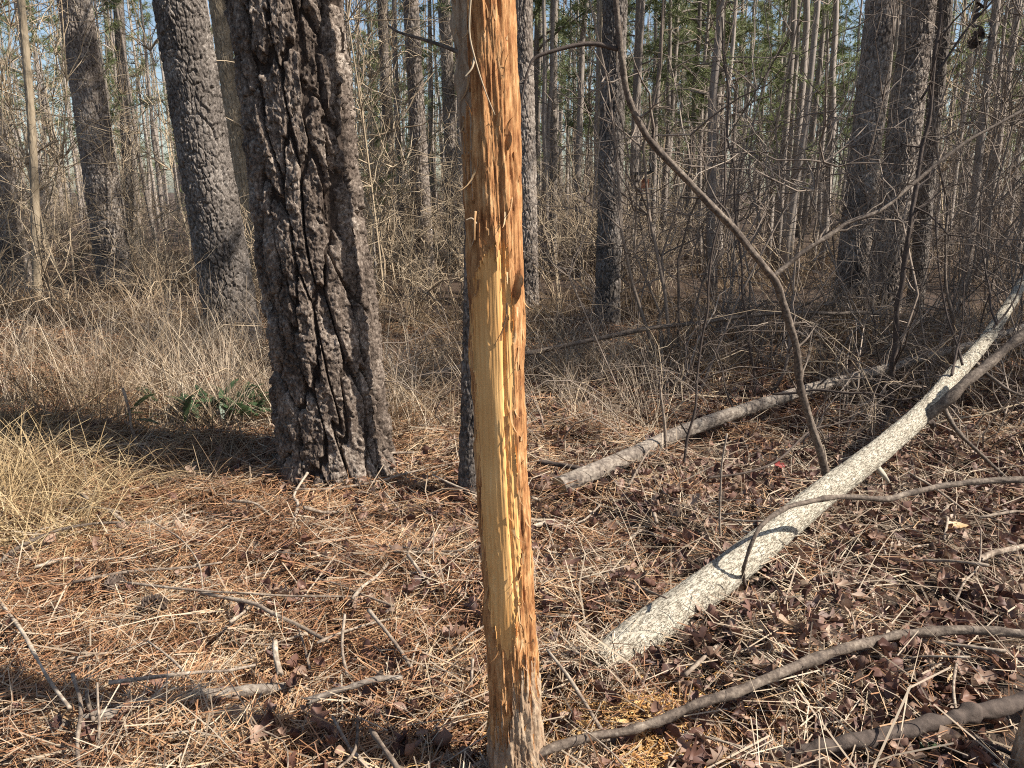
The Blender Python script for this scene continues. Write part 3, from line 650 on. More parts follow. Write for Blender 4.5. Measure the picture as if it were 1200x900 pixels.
def fallen_log():
    px = [(703, 783, .02), (758, 740, .065), (830, 688, .12), (900, 632, .17), (960, 582, .22), (1005, 548, .27), (1050, 512, .33), (1090, 474, .40), (1118, 440, .47), (1150, 405, .58), (1180, 362, .75), (1205, 322, .93)]
    path = np.array([at_h(*p) for p in px] + [at_y(1250, 262, 5.75), at_y(1300, 200, 6.1)])
    rad = np.interp(np.arange(len(path)), [0, 1, 2, 4, 6, 8, 9, 11, 13], [.066, .067, .064, .058, .052, .045, .038, .03, .02])
    root = empty('fallen_log', path[0], 'long pale fallen trunk with finely cracked bark, leaning up to the right edge', 'log')
    def disp(TH, LN, RR):
        C = 2 * math.pi * .06; S = TH * .06
        e, ID, rnd = bark_field(S, LN, C, 0.012, 0.034, 71, 0.8)
        return 0.0028 * sstep(0.02, .3, e) + 0.004 * fbm2(np.cos(TH) * 2 + 9, np.sin(TH) * 2 + LN / .14, 73, 3) - 0.001
    V, q, TH, LN, P, r = stem_grid(path, rad, 150, 720, disp)
    Vf = V.reshape(-1, 3)
    # ragged butt: pull the rim in and out, then close it
    V[0] += (P[0] - P[2])[None] * (0.4 + 1.4 * fbm2(np.cos(TH[0]) * 3, np.sin(TH[0]) * 3, 8, 3))[:, None] * 2
    link('trunk', make_mesh('trunk', Vf - path[0], q.reshape(-1, 4), None, M['log_bark'], uv=np.stack([TH.ravel() * .06, LN.ravel()], -1)), root)
    rim = V[0]; cen = rim.mean(0) + (P[3] - P[0]) * 2.2
    rings = [rim * (1 - k) + cen * k for k in (0, .3, .6, .9)]
    g = Geo(); vv = np.concatenate(rings); vv[150:] += np.random.default_rng(1).normal(0, .004, (450, 3)); ii = np.arange(600).reshape(4, 150)
    qq = np.stack([ii[:-1], np.roll(ii, -1, 1)[:-1], np.roll(ii, -1, 1)[1:], ii[1:]], -1).reshape(-1, 4)
    g.add(vv, qq[:, ::-1], [[450, 450 + j + 1, 450 + j] for j in range(1, 149)])
    link('broken_end', g.mesh('broken_end', M['cutwood'], off=path[0]), root)['label'] = 'rough broken butt of the pale trunk'
    o = path[0]
    # the tall bent limb
    a = at_h(968, 556, .27); Yl = a[1]
    lp = [(968, 556), (957, 515), (940, 462), (931, 405), (917, 352), (902, 320), (872, 282), (832, 240), (792, 197), (757, 158), (739, 122), (728, 70), (721, 0), (716, -60), (712, -140)]
    ys = np.linspace(Yl, Yl - .35, len(lp))
    pts = [at_y(x, y, yy) for (x, y), yy in zip(lp, ys)]; pts[0] = a
    l, c, rr = branch('bent_limb', None, pts, .018, .0095, M['branch'], n=150, S=12, amp=.002, seed=4, twigs=7, tw=(.15, .5), parent=root, org=o, knob=.05)
    l['label'] = 'tall limb bending up and left from the pale trunk'
    k = 52; f0 = ys[5]
    fp = [(905, 325), (940, 297), (985, 266), (1032, 246), (1062, 221), (1100, 190), (1150, 156), (1215, 122), (1290, 90)]
    branch('forked_limb', None, [at_y(x, y, f0 + .03 * i) for i, (x, y) in enumerate(fp)], .0105, .005, M['branch'], n=90, S=9, amp=.003, seed=5, twigs=9, tw=(.15, .5), parent=root, org=o)
    bp = [(724, 58), (700, 53), (675, 53), (650, 58), (630, 66), (620, 78), (614, 100), (609, 135)]
    branch('side_limb', None, [at_y(x, y, ys[11] - .01 * i) for i, (x, y) in enumerate(bp)], .0085, .004, M['branch_dark'], n=50, S=8, amp=.003, seed=6, twigs=3, tw=(.06, .2), parent=root, org=o)
    # second fork of the trunk, props and stubs
    j = at_h(1080, 492, .36)
    branch('fork', None, [j, at_y(1125, 456, j[1] - .02), at_y(1165, 420, j[1] + .05), at_y(1205, 386, j[1] + .1), at_y(1260, 340, j[1] + .15)], .03, .018, M['branch'], n=50, S=11, seed=8, parent=root, org=o)
    j = at_h(1106, 478, .38)
    g = at_h(1182, 562, .02)
    branch('prop_branch', None, [j, at_h(1122, 505, .28), at_h(1150, 534, .14), g], .013, .008, M['branch'], n=40, seed=9, twigs=2, tw=(.08, .25), parent=root, org=o)
    j = at_h(1142, 424, .50)
    branch('side_limb', None, [j, at_y(1165, 446, j[1] - .1), at_y(1190, 460, j[1] - .2), at_y(1230, 472, j[1] - .3)], .013, .007, M['branch'], n=40, seed=10, parent=root, org=o)
    branch('stub', None, [at_h(1024, 543, .25), at_h(1034, 555, .2), at_h(1041, 564, .16)], .017, .008, M['log_bark'], n=14, seed=11, parent=root, org=o, amp=.001)
    branch('dark_stub', None, [at_h(1076, 492, .34), at_h(1090, 494, .31), at_h(1094, 500, .28)], .022, .017, M['branch_dark'], n=12, seed=13, parent=root, org=o, amp=.001)
    for i, (x, y, h, dx, dy) in enumerate(((1115, 440, .5, 12, -60), (1128, 428, .53, -25, -90), (1150, 400, .6, 40, -50), (1168, 380, .7, -15, -75))):
        p0 = at_h(x, y, h); branch('side_limb', None, [p0, at_y(x + dx * .5, y + dy * .45, p0[1] + .1), at_y(x + dx, y + dy, p0[1] + .2), at_y(x + dx * 1.3, y + dy * 2.0, p0[1] + .25)], .008, .003, M['branch_dark'], n=40, seed=20 + i, twigs=4, tw=(.15, .4), parent=root, org=o)
    return P, r
log_P, log_r = fallen_log()

def grey_log():
    px = [(655, 571, .055), (740, 534, .07), (800, 506, .09), (850, 488, .11), (905, 470, .14), (960, 453, .17), (1020, 437, .21), (1080, 420, .26), (1150, 400, .3), (1230, 372, .36)]
    path = np.array([at_h(*p) for p in px])
    rad = np.linspace(.048, .024, len(px))
    root = empty('fallen_log', path[0], 'grey brown fallen log with sawn end lying behind the pale trunk', 'log')
    def disp(TH, LN, RR):
        e, ID, rnd = bark_field(TH * .05, LN, 2 * math.pi * .05, .03, .06, 81, .7)
        return .003 * sstep(.02, .3, e) + .006 * fbm2(np.cos(TH) * 1.5 + 5, np.sin(TH) * 1.5 + LN / .2, 83, 3)
    V, q, TH, LN, P, r = stem_grid(path, rad, 70, 420, disp)
    link('trunk', make_mesh('trunk', V.reshape(-1, 3) - path[0], q.reshape(-1, 4), None, M['log_far']), root)
    rim = V[0]; cen = rim.mean(0); s = np.array([0, .5, .95])
    vv = np.concatenate([rim * (1 - k) + cen * k + (P[0] - P[2]) * .3 * k for k in s]); ii = np.arange(210).reshape(3, 70)
    qq = np.stack([ii[:-1], np.roll(ii, -1, 1)[:-1], np.roll(ii, -1, 1)[1:], ii[1:]], -1).reshape(-1, 4)
    link('cut_end', make_mesh('cut_end', vv - path[0], qq[:, ::-1], [[140, 140 + j + 1, 140 + j] for j in range(1, 69)], M['cutwood']), root)
    for i, k in enumerate((150, 230, 290, 340, 370)):
        p0 = P[k]; d = np.array([(-.2, .15, .5), (.3, -.2, .4), (-.25, -.1, .6), (.2, .3, .5), (-.1, -.2, .7)][i])
        branch('side_limb', None, [p0, p0 + d * .3, p0 + d * .7 + [.03, 0, 0], p0 + d * 1.1], .007, .002, M['branch_dark'], n=30, seed=60 + i, twigs=3, tw=(.1, .3), parent=root, org=path[0])
grey_log()

def hseq(l): return [at_h(*p) for p in l]
def yseq(l): return [at_y(*p) for p in l]
B = M['branch']; BD = M['branch_dark']; ST = M['stick']
branch('fallen_branch', 'long smooth dark branch crossing the right foreground to the foot of the peeled stem',
       hseq([(598, 903, .04), (640, 880, .07), (700, 862, .09), (745, 855, .10), (775, 843, .11), (815, 827, .13), (850, 815, .135), (900, 795, .14), (950, 775, .14), (1000, 757, .135), (1040, 748, .12), (1080, 741, .12), (1130, 738, .13), (1215, 746, .13), (1300, 760, .12)]),
       .0105, .017, B, n=140, S=14, amp=.002, seed=101, knob=.09, power=.6)
branch('twig', 'short dark prop twig under the smooth foreground branch', hseq([(722, 858, .06), (719, 876, .03), (716, 893, .0)]), .008, .006, BD, n=16, seed=102)
branch('fallen_branch', 'scaly dark branch in the bottom right corner below the smooth branch',
       hseq([(860, 897, .03), (905, 886, .07), (960, 876, .09), (1010, 867, .10), (1060, 856, .10), (1120, 842, .10), (1170, 829, .09), (1260, 806, .10)]), .013, .025, BD, n=150, S=14, amp=.002, seed=103, knob=.13, power=.7)
branch('twig', 'bent twig forking off below the scaly branch at the right edge', hseq([(1120, 845, .07), (1150, 868, .06), (1185, 884, .05), (1240, 915, .04)]), .007, .005, BD, n=30, seed=104)
branch('bowed_branch', 'bowed branch arching over the pale trunk from the right edge',
       hseq([(878, 705, .02), (872, 682, .12), (872, 660, .22), (884, 628, .32), (905, 606, .36), (940, 590, .36), (985, 583, .35), (1040, 583, .33), (1075, 577, .33), (1110, 568, .33), (1150, 564, .33), (1230, 562, .34)]), .005, .015, B, n=120, S=10, amp=.003, seed=105, knob=.08)
branch('upright_sapling', 'upright brown sapling stem behind the two fallen trunks at right', yseq([(1038, 505, 4.9), (1044, 450, 4.9), (1050, 390, 4.9), (1056, 330, 4.9), (1066, 270, 4.9), (1076, 205, 4.95), (1088, 130, 5.0), (1100, 40, 5.0), (1110, -60, 5.0)]), .02, .009, BD, cat='sapling', n=120, S=10, amp=.008, seed=106, twigs=16, tw=(.2, .8))
branch('fallen_branch', 'thin dark pole lying across the brush behind the grey log', yseq([(470, 447, 5.6), (540, 430, 5.7), (620, 411, 5.8), (700, 396, 5.9), (770, 383, 6.0), (870, 371, 6.1), (980, 366, 6.2), (1030, 368, 6.3)]), .022, .013, B, n=90, S=8, amp=.01, seed=107, twigs=10, tw=(.15, .5))
branch('fallen_branch', 'dark rotten stick lying in the grass behind the end of the grey log', yseq([(668, 446, 6.0), (720, 444, 6.0), (780, 450, 5.9), (810, 452, 5.9)]), .028, .016, BD, n=40, seed=108)
branch('fallen_branch', 'dark stick lying just left of the sawn log end', hseq([(632, 541, .05), (680, 549, .05), (720, 553, .05), (765, 562, .04)]), .016, .009, BD, n=40, seed=109)
branch('sapling', 'pale thin upright stick in front of the grey log', yseq([(845, 645, 3.0), (843, 600, 3.0), (846, 555, 3.0), (852, 508, 3.0)]), .006, .004, M['log_grey'], cat='sapling', n=30, seed=110)
branch('sapling', 'thin dead stalk beside the middle of the grey log', yseq([(782, 560, 4.2), (780, 515, 4.2), (776, 470, 4.2), (773, 440, 4.2)]), .010, .006, M['log_grey'], cat='sapling', n=30, seed=111)
branch('sapling', 'thin dark leaning stem rising left of the bent limb', yseq([(793, 590, 4.0), (802, 540, 4.0), (812, 480, 4.05), (822, 400, 4.1), (832, 330, 4.1), (846, 240, 4.15), (850, 150, 4.2)]), .0085, .004, BD, cat='sapling', n=80, seed=141, amp=.008, twigs=10, tw=(.15, .5))
branch('sapling', 'slender dark stem standing behind the bend of the tall limb', yseq([(884, 470, 5.4), (880, 400, 5.4), (868, 320, 5.45), (862, 230, 5.5), (850, 130, 5.6), (846, 20, 5.7)]), .010, .005, BD, cat='sapling', n=80, seed=142, amp=.012, twigs=12, tw=(.2, .6))
branch('sapling', 'forked grey stem between the two stout pines and the right edge', yseq([(1128, 470, 5.2), (1118, 400, 5.2), (1107, 300, 5.2), (1108, 240, 5.2), (1096, 170, 5.2), (1090, 60, 5.3)]), .012, .005, B, cat='sapling', n=80, seed=143, amp=.012, twigs=12, tw=(.2, .6))
branch('fallen_branch', 'dark thin branch sagging across the brush between the fallen trunks', yseq([(905, 462, 4.6), (960, 460, 4.5), (1020, 462, 4.4), (1075, 468, 4.3), (1130, 440, 4.5), (1200, 400, 4.7)]), .008, .005, BD, n=70, seed=144, amp=.01, twigs=8, tw=(.12, .4))
branch('fallen_branch', 'dark twiggy branch lying low in front of the grey log', hseq([(830, 560, .12), (900, 545, .14), (960, 500, .2), (1020, 495, .2), (1040, 500, .15)]), .006, .004, BD, n=60, seed=145, amp=.01, twigs=8, tw=(.12, .4))
branch('stalk', 'pale flaky dead stalk leaning in the grass at left', yseq([(178, 572, 4.3), (166, 535, 4.3), (155, 500, 4.3), (144, 455, 4.35)]), .013, .006, M['stick'], cat='stalk', n=60, seed=112, knob=.25)
branch('twig', 'thin grey branch rising from the grass left of the peeled stem', yseq([(560, 590, 4.6), (520, 500, 4.6), (508, 488, 4.6), (515, 470, 4.6), (533, 453, 4.6)]), .006, .003, BD, n=30, seed=113)
branch('stick', 'pale forked stick at the foot of the plated pine', hseq([(310, 552, .03), (345, 572, .03), (400, 571, .04), (470, 556, .05), (545, 540, .06)]), .009, .005, ST, n=60, seed=114, twigs=3, tw=(.1, .25))
branch('stick', 'thin dark stem arching over the litter at the left edge', hseq([(-30, 690, .04), (10, 648, .08), (60, 625, .1), (110, 613, .1), (180, 612, .08)]), .009, .005, B, n=50, seed=115)
branch('stick', 'slim pale twig curving down through the litter at upper left foreground', hseq([(180, 612, .08), (215, 634, .07), (232, 660, .05), (238, 695, .03)]), .004, .003, ST, n=30, seed=116)
branch('stick', 'long thin straight stick lying level in the left foreground litter', hseq([(150, 683, .05), (230, 691, .06), (310, 697, .06), (420, 699, .05)]), .005, .003, ST, n=40, seed=117)
branch('stick', 'grey knobbly stick slanting down through the left foreground litter', hseq([(235, 694, .04), (290, 706, .05), (330, 722, .05), (385, 752, .03)]), .008, .006, ST, n=40, seed=118)
branch('stick', 'pale stick lying level above the half buried log at lower left', hseq([(128, 800, .05), (190, 793, .06), (250, 786, .06), (300, 779, .05)]), .007, .004, M['log_grey'], n=40, seed=119)
branch('half_buried_log', 'tan half buried log in the lower left litter', hseq([(40, 866, -.03), (110, 842, .005), (180, 824, .025), (260, 812, .005), (340, 806, -.03)]), .02, .016, M['log_far'], cat='log', n=80, S=14, amp=.006, seed=120, knob=.1)
branch('stick', 'thick grey stick slanting down at the left edge of the foreground', hseq([(-10, 690, .07), (20, 735, .07), (50, 780, .06), (82, 830, .05)]), .006, .005, ST, n=40, seed=121, knob=.12)
branch('stick', 'grey crooked stick running down to the bottom left edge', hseq([(85, 790, .05), (95, 830, .06), (90, 870, .06), (95, 910, .05)]), .006, .005, ST, n=40, seed=122, knob=.12)
branch('stick', 'upright pale twig standing in the lower left litter', hseq([(113, 880, .02), (116, 845, .08), (114, 800, .14)]), .004, .003, ST, n=20, seed=123)
branch('stick', 'short broken stick with reddish end lying in the left foreground', hseq([(322, 752, .07), (325, 770, .06), (328, 790, .04)]), .010, .009, M['stick'], n=16, S=10, seed=124, knob=.1)
branch('stick', 'thin pale stick standing upright left of the peeled stem', hseq([(404, 720, .10), (402, 755, .06), (407, 792, .01)]), .005, .005, ST, n=20, seed=125)
branch('stick', 'slanting brown stick left of the peeled stem', hseq([(432, 715, .09), (452, 740, .07), (470, 765, .04), (487, 790, .01)]), .007, .005, ST, n=24, seed=126)
branch('stick', 'pale straight stick pointing up right beside the slanting brown stick', hseq([(413, 702, .05), (432, 682, .06), (455, 660, .05)]), .007, .006, ST, n=20, seed=127)
branch('stick', 'pale log piece lying level left of the peeled stem foot', hseq([(360, 822, .02), (410, 806, .04), (470, 794, .04)]), .010, .008, M['log_far'], n=30, S=10, seed=128, knob=.12)
branch('stick', 'short white upright twig beside the lower peeled stem', hseq([(552, 815, .01), (553, 795, .05), (554, 772, .09)]), .005, .0045, M['log_grey'], n=16, seed=129)
branch('stick', 'pale thin twig arching over the litter right of the peeled stem', hseq([(622, 652, .1), (650, 678, .1), (672, 700, .08), (680, 730, .05), (683, 765, .01)]), .004, .003, M['log_grey'], n=40, seed=130)
branch('stick', 'pale stick lying in the leaf litter near the right edge', hseq([(1148, 655, .03), (1180, 646, .04), (1230, 632, .04)]), .014, .01, M['log_grey'], n=24, S=9, seed=131)
branch('stick', 'thin pale twig lying level right of the pale trunk', hseq([(965, 623, .04), (1020, 634, .05), (1060, 639, .05), (1090, 638, .04)]), .006, .004, M['log_grey'], n=30, seed=132)
branch('stick', 'crooked white twig standing up near the right edge', hseq([(1120, 705, .02), (1135, 680, .06), (1146, 660, .09), (1150, 620, .18)]), .005, .003, M['log_grey'], n=30, seed=133)
branch('stick', 'pale forked stick lying below the pale trunk', hseq([(838, 712, .03), (870, 726, .04), (905, 727, .03), (935, 725, .02)]), .009, .006, M['log_grey'], n=30, seed=134, twigs=2, tw=(.05, .12))
branch('stick', 'straw coloured reed slanting below the pale trunk', hseq([(885, 740, .03), (920, 748, .04), (960, 754, .04), (985, 756, .03)]), .005, .004, M['straw'], n=24, seed=135)
branch('stick', 'pale stick half under needles between the two foreground branches', hseq([(990, 820, .02), (1030, 830, .03), (1080, 838, .02)]), .007, .006, ST, n=24, seed=136)
branch('stick', 'bleached twig pointing at the bottom right corner of the picture', hseq([(1090, 884, .02), (1120, 896, .03), (1150, 912, .02)]), .005, .004, ST, n=20, seed=137)
branch('stick', 'dark short stick lying right of the peeled stem in the leaf litter', hseq([(730, 640, .03), (755, 622, .04), (790, 640, .03), (800, 645, .02)]), .007, .006, ST, n=20, seed=138)

def stump():
    p = [at_h(1206, 938, -.05), at_h(1206, 938, .08), at_h(1206, 938, .2)]
    c0 = p[0]; path = np.array([c0, c0 + [.003, 0, .12], c0 + [.008, 0, .22], c0 + [.012, 0, .27]])
    f = pine_disp(.006, .02, .06, 91)
    def disp(TH, LN, RR): return f(TH, LN, RR) + .004 * fbm2(TH / .12, LN / .2, 92, 3)
    V, q, TH, LN, P, r = stem_grid(path, np.array([.062, .056, .054, .053]), 80, 110, disp)
    V[-1, :, 2] += .05 * fbm2(TH[-1] * 3, TH[-1] * 0, 93, 3); V[-2, :, 2] += .02 * fbm2(TH[-1] * 3, TH[-1] * 0, 93, 3)
    root = empty('stump', c0, 'brown snapped stump cut off by the bottom right corner', 'stump')
    link('trunk', make_mesh('trunk', V.reshape(-1, 3) - c0, q.reshape(-1, 4), None, M['outer_bark']), root)
    rim = V[-1]; cen = rim.mean(0) - [0, 0, .02]; vv = np.vstack([rim, rim * .5 + cen * .5, cen[None]]); n = 80
    qq = [[j, (j + 1) % n, n + (j + 1) % n, n + j] for j in range(n)]; tt = [[n + j, n + (j + 1) % n, 2 * n] for j in range(n)]
    link('broken_top', make_mesh('broken_top', vv - c0, qq, tt, M['cutwood'], False), root)
stump()

# ------------------------------------------------------------------ young pines of the stand behind
young = []
for k in range(7):
    H = 9 + 0.6 * k
    r_ = np.random.default_rng(500 + k)
    s = np.linspace(0, 1, 14); p = np.stack([0 * s, 0 * s, H * s], -1); p[:, :2] += np.cumsum(r_.normal(0, .028, (14, 2)), 0)
    p[0, :2] = 0
    tr = tubes(p, .062 * (1.05 - s * .95), 8)
    limb, dead, nd = crown_parts(H, 2.4 + .4 * (k % 4), 38, 1.2, 13, 520 + k, 22, .2, .014)
    for g in (limb, dead, nd):
        for a in g.v:
            a[:, 0] += np.interp(a[:, 2], p[:, 2], p[:, 0]); a[:, 1] += np.interp(a[:, 2], p[:, 2], p[:, 1])
    young.append((make_mesh('trunk', tr[0], tr[1], tr[2], M['pine_thin']), limb.mesh('limbs', M['pine_thin']), dead.mesh('dead_twigs', M['twig_grey']), nd.mesh('crown', M['pine_needles'], False)))
def young_pine(x, y, k, rz, sc, label, group, lean=(0, 0), leafy=True):
    o = empty('young_pine', (x, y, float(ground_h(x, y)) - .03), label, 'tree', group)
    tr, lb, dd, nd = young[k % 7]
    link('trunk', tr, o); link('dead_twigs', dd, o)['kind'] = 'stuff'
    if leafy:
        c = link('crown', nd, o); c['kind'] = 'stuff'; link('limbs', lb, c)['kind'] = 'stuff'
    o.rotation_euler = (lean[0], lean[1], rz); o.scale = (sc, sc, sc)
    return o
r_ = np.random.default_rng(61); placed = []
want = 130; tries = 0
while len(placed) < want and tries < 6000:
    tries += 1
    Y = 11 + 36 * r_.uniform() ** 0.85; u = r_.uniform(-.72, .78)
    dens = 0.35 if u < -.2 else (0.8 if u < .12 else 1.0)
    if r_.uniform() > dens: continue
    if u < -.12 and Y < 19: continue
    if Y < 13.5 and u < .15: continue
    x = u * Y
    if any((x - a) ** 2 + (Y - b) ** 2 < 0.75 for a, b in placed): continue
    placed.append((x, Y))
    side = 'left of the peeled stem' if u < 0 else 'right of the peeled stem'
    band = 'in the front of the thin stand' if Y < 20 else ('in the middle of the thin stand' if Y < 32 else 'far back in the thin stand')
    young_pine(x, Y, len(placed), r_.uniform(0, 6.28), r_.uniform(.75, 1.25), 'slender young pine %s %s' % (band, where(x, Y)), 'slender young pines of the stand', r_.normal(0, .025, 2))
r_ = np.random.default_rng(63); poles = []
while len(poles) < 190:
    Y = 12.5 + 30 * r_.uniform(); u = r_.uniform(-.7, .78)
    if r_.uniform() > (.25 if u < -.22 else (.85 if u < .12 else 1)) or (Y < 15 and u < .0): continue
    x = u * Y; poles.append(1)
    side = 'left of the peeled stem' if u < 0 else 'right of the peeled stem'; band = 'nearer' if Y < 24 else 'farther'
    young_pine(x, Y, len(poles) + 3, r_.uniform(0, 6.28), r_.uniform(.7, 1.2), 'straight bare pole in the %s stand %s' % (band, where(x, Y)), 'straight bare poles of the stand', r_.normal(0, .02, 2), leafy=False)
for i, (px, Y, k, sc, lab) in enumerate(((440, 12.5, 2, .34, 'small bright green pine sapling just right of the plated pine'), (486, 14.5, 5, .42, 'small green pine sapling beside the slim sunlit pine left of the peeled stem'), (905, 17, 1, .5, 'small green pine sapling behind the bend of the tall limb'), (150, 15.5, 3, .7, 'short green pine among pale twigs between the two leaning pines at left'))):
    p = at_y(px, 300, Y); young_pine(p[0], Y, k, i * 1.3, sc, lab, None)
# the stand goes on to the right of the picture and shades the ground
for (x, y, k, sc) in ((9.5, 6.3, 0, 1.1), (11.5, 5.2, 1, 1.2), (10.8, 7.6, 2, 1.0), (13, 6.6, 3, 1.2), (15, 4.8, 2, 1.2), (8.2, 5.0, 3, .8), (5.6, 4.7, 1, .95), (7.0, 5.7, 4, 1.05), (7.6, 4.3, 6, 1.1), (6.2, 6.6, 0, 1.0)):
    young_pine(x, y, k, x, sc, 'young pine standing outside the right edge of the picture', 'young pines outside the right edge')

# far wood that reads as one mass
def far_wood():
    r_ = np.random.default_rng(71); g = Geo()
    n = 560; Y = r_.uniform(46, 95, n); u = r_.uniform(-.85, .85, n); x = u * Y
    s = np.linspace(0, 1, 5); H = r_.uniform(12, 19, n)
    P = np.zeros((n, 5, 3)); P[:, :, 0] = x[:, None] + r_.normal(0, .25, (n, 1)) * s * 3; P[:, :, 1] = Y[:, None]; P[:, :, 2] = H[:, None] * s
    g.add(*tubes(P, r_.uniform(.07, .16, (n, 1)) * (1.05 - .8 * s), 5, False)[:2])
    tag(link('far_wood_trunks', g.mesh('far_wood_trunks', M['pine_thin'])), 'thin trunks of the distant wood', 'woodland', None, 'stuff')
    m = 10000; i = r_.integers(0, n, m); f = r_.uniform(.0, 1, m)
    c = np.stack([x[i] + r_.normal(0, 1.1, m) * (1.15 - f), Y[i] + r_.normal(0, 1.1, m), H[i] * f], -1)
    V, t = needle_tufts(c, norm(r_.normal(0, 1, (m, 3)) + [0, 0, .4]), 9, .5, .045, r_)
    g2 = Geo(); g2.add(V, None, t)
    tag(link('far_wood_foliage', g2.mesh('far_wood_foliage', M['pine_needles'], False)), 'green foliage of the distant wood', 'woodland', None, 'stuff')
far_wood()

# ------------------------------------------------------------------ bare shrubs and brush
def shrub_mesh(k, m, height, stems, spread, droop, name='bare_shrub', twn=9):
    r_ = np.random.default_rng(800 + k); tw = []
    s = np.linspace(0, 1, 7)
    for i in range(stems):
        a = r_.uniform(0, 6.283); sp = spread * r_.uniform(.15, 1); H = height * r_.uniform(.55, 1.1)
        p = np.stack([math.cos(a) * (.06 + sp * s ** 1.5), math.sin(a) * (.06 + sp * s ** 1.5), H * (s - droop * r_.uniform(.3, 1) * s ** 3)], -1)
        p[1:] += np.cumsum(r_.normal(0, .03 * height, (6, 3)), 0); r0 = r_.uniform(.004, .009) * height ** .5
        tw.append((p, r0 * (1.1 - s * .85)))
        for j in range(twn):
            q = r_.integers(2, 7); d = norm(norm(p[q] - p[q - 1]) * .6 + r_.normal(0, .62, 3) + [0, 0, .15]); L = height * r_.uniform(.1, .36)
            c = p[q] + d * (L * s)[:, None]; c[1:] += np.cumsum(r_.normal(0, .03 * L, (6, 3)), 0)
            tw.append((c, r0 * .45 * (1.1 - s * .8)))
            for l in range(2):
                q2 = r_.integers(2, 7); d2 = norm(d + r_.normal(0, .6, 3)); L2 = L * r_.uniform(.25, .6)
                c2 = c[q2] + d2 * (L2 * s)[:, None]; c2[1:] += np.cumsum(r_.normal(0, .03 * L2, (6, 3)), 0)
                tw.append((c2, r0 * .28 * (1.1 - s * .7)))
    v, q, t = tubes(np.array([x[0] for x in tw]), np.array([x[1] for x in tw]), 3, False)
    return make_mesh(name, v, q, None, m)
tan_shrubs = [shrub_mesh(k, M['twig_tan'], h, n, sp, dr) for k, (h, n, sp, dr) in enumerate(((1.6, 9, .9, .35), (2.1, 8, 1.0, .3), (1.2, 11, .8, .5), (2.8, 7, 1.2, .3), (1.8, 10, 1.3, .55)))]
grey_shrubs = [shrub_mesh(20 + k, M['twig_grey'], h, n, sp, dr) for k, (h, n, sp, dr) in enumerate(((1.5, 8, .9, .35), (2.2, 7, .9, .25), (1.1, 10, .9, .55), (3.2, 6, 1.1, .2), (1.7, 9, 1.4, .6)))]
def scatter_shrubs(meshes, n, ymin, ymax, umin, umax, label, group, seed, smin=.7, smax=1.25, avoid=()):
    r_ = np.random.default_rng(seed)
    for i in range(n):
        Y = ymin + (ymax - ymin) * r_.uniform() ** .9; x = r_.uniform(umin, umax) * Y
        o = link('bare_shrub', meshes[i % len(meshes)], None, (x, Y, float(ground_h(x, Y)) - .03))
        sc = r_.uniform(smin, smax); o.scale = (sc, sc, sc); o.rotation_euler = (r_.normal(0, .08), r_.normal(0, .08), r_.uniform(0, 6.28))
        tag(o, '%s %s, %s' % (label, where(x, Y), 'nearer' if Y < (ymin + ymax) / 2 else 'farther'), 'shrub', group)
scatter_shrubs(tan_shrubs, 46, 8.6, 17, -.72, -.12, 'tan bare twiggy shrub', 'tan shrubs at left', 901)
scatter_shrubs(tan_shrubs, 22, 9, 18, -.12, .16, 'tan bare shrub in the middle', 'tan shrubs behind the peeled stem', 902)
scatter_shrubs(grey_shrubs, 34, 6.4, 17, .1, .75, 'grey bare twiggy shrub', 'grey shrubs at right', 903)
scatter_shrubs(tan_shrubs, 18, 9, 20, .1, .75, 'tan bare shrub among grey brush', 'tan shrubs at right', 904)
scatter_shrubs(tan_shrubs + grey_shrubs, 50, 18, 34, -.75, .75, 'bare shrub deep in the wood', 'shrubs deep in the wood', 905, .8, 1.3)
bare_saplings = [shrub_mesh(40 + k, M[m], h, n, sp, 0.05, 'bare_sapling', tw) for k, (m, h, n, sp, tw) in enumerate((('twig_tan', 5.5, 2, .6, 34), ('twig_tan', 4.2, 3, .8, 26), ('twig_grey', 6.0, 2, .5, 34), ('twig_grey', 4.6, 3, .7, 26), ('twig_tan', 6.6, 1, .5, 44)))]
def scatter_saplings(n, y0, y1, u0, u1, label, group, seed, ms):
    r_ = np.random.default_rng(seed)
    for i in range(n):
        Y = r_.uniform(y0, y1); x = r_.uniform(u0, u1) * Y
        o = link('bare_sapling', bare_saplings[ms[i % len(ms)]], None, (x, Y, float(ground_h(x, Y)) - .03)); sc = r_.uniform(.7, 1.2); o.scale = (sc, sc, sc); o.rotation_euler = (r_.normal(0, .05), r_.normal(0, .05), r_.uniform(0, 6.28))
        tag(o, '%s %s, %s' % (label, where(x, Y), 'nearer' if Y < (y0 + y1) / 2 else 'farther'), 'sapling', group)
scatter_saplings(28, 10, 26, -.74, -.14, 'bare pale twiggy sapling', 'bare saplings at left', 911, (0, 1, 4))
scatter_saplings(14, 12, 28, -.14, .2, 'bare mixed twiggy sapling', 'bare saplings behind the peeled stem', 912, (0, 2, 1, 3))
scatter_saplings(14, 8.5, 26, .2, .76, 'bare dark twiggy sapling', 'bare saplings at right', 913, (2, 3, 2, 4))
bare_saplings += [shrub_mesh(50 + k, M['twig_grey'], h, 1, .5, .12, 'bare_sapling', 16) for k, h in enumerate((2.6, 3.3, 3.9))]
scatter_saplings(13, 4.8, 8.5, .1, .74, 'slim bare whip behind the fallen trunks', 'bare whips behind the fallen trunks', 914, (5, 6, 7))
scatter_shrubs(tan_shrubs, 60, 34, 62, -.78, .78, 'bare shrub at the far end of the wood', 'shrubs at the far end of the wood', 906, 1.1, 1.6)
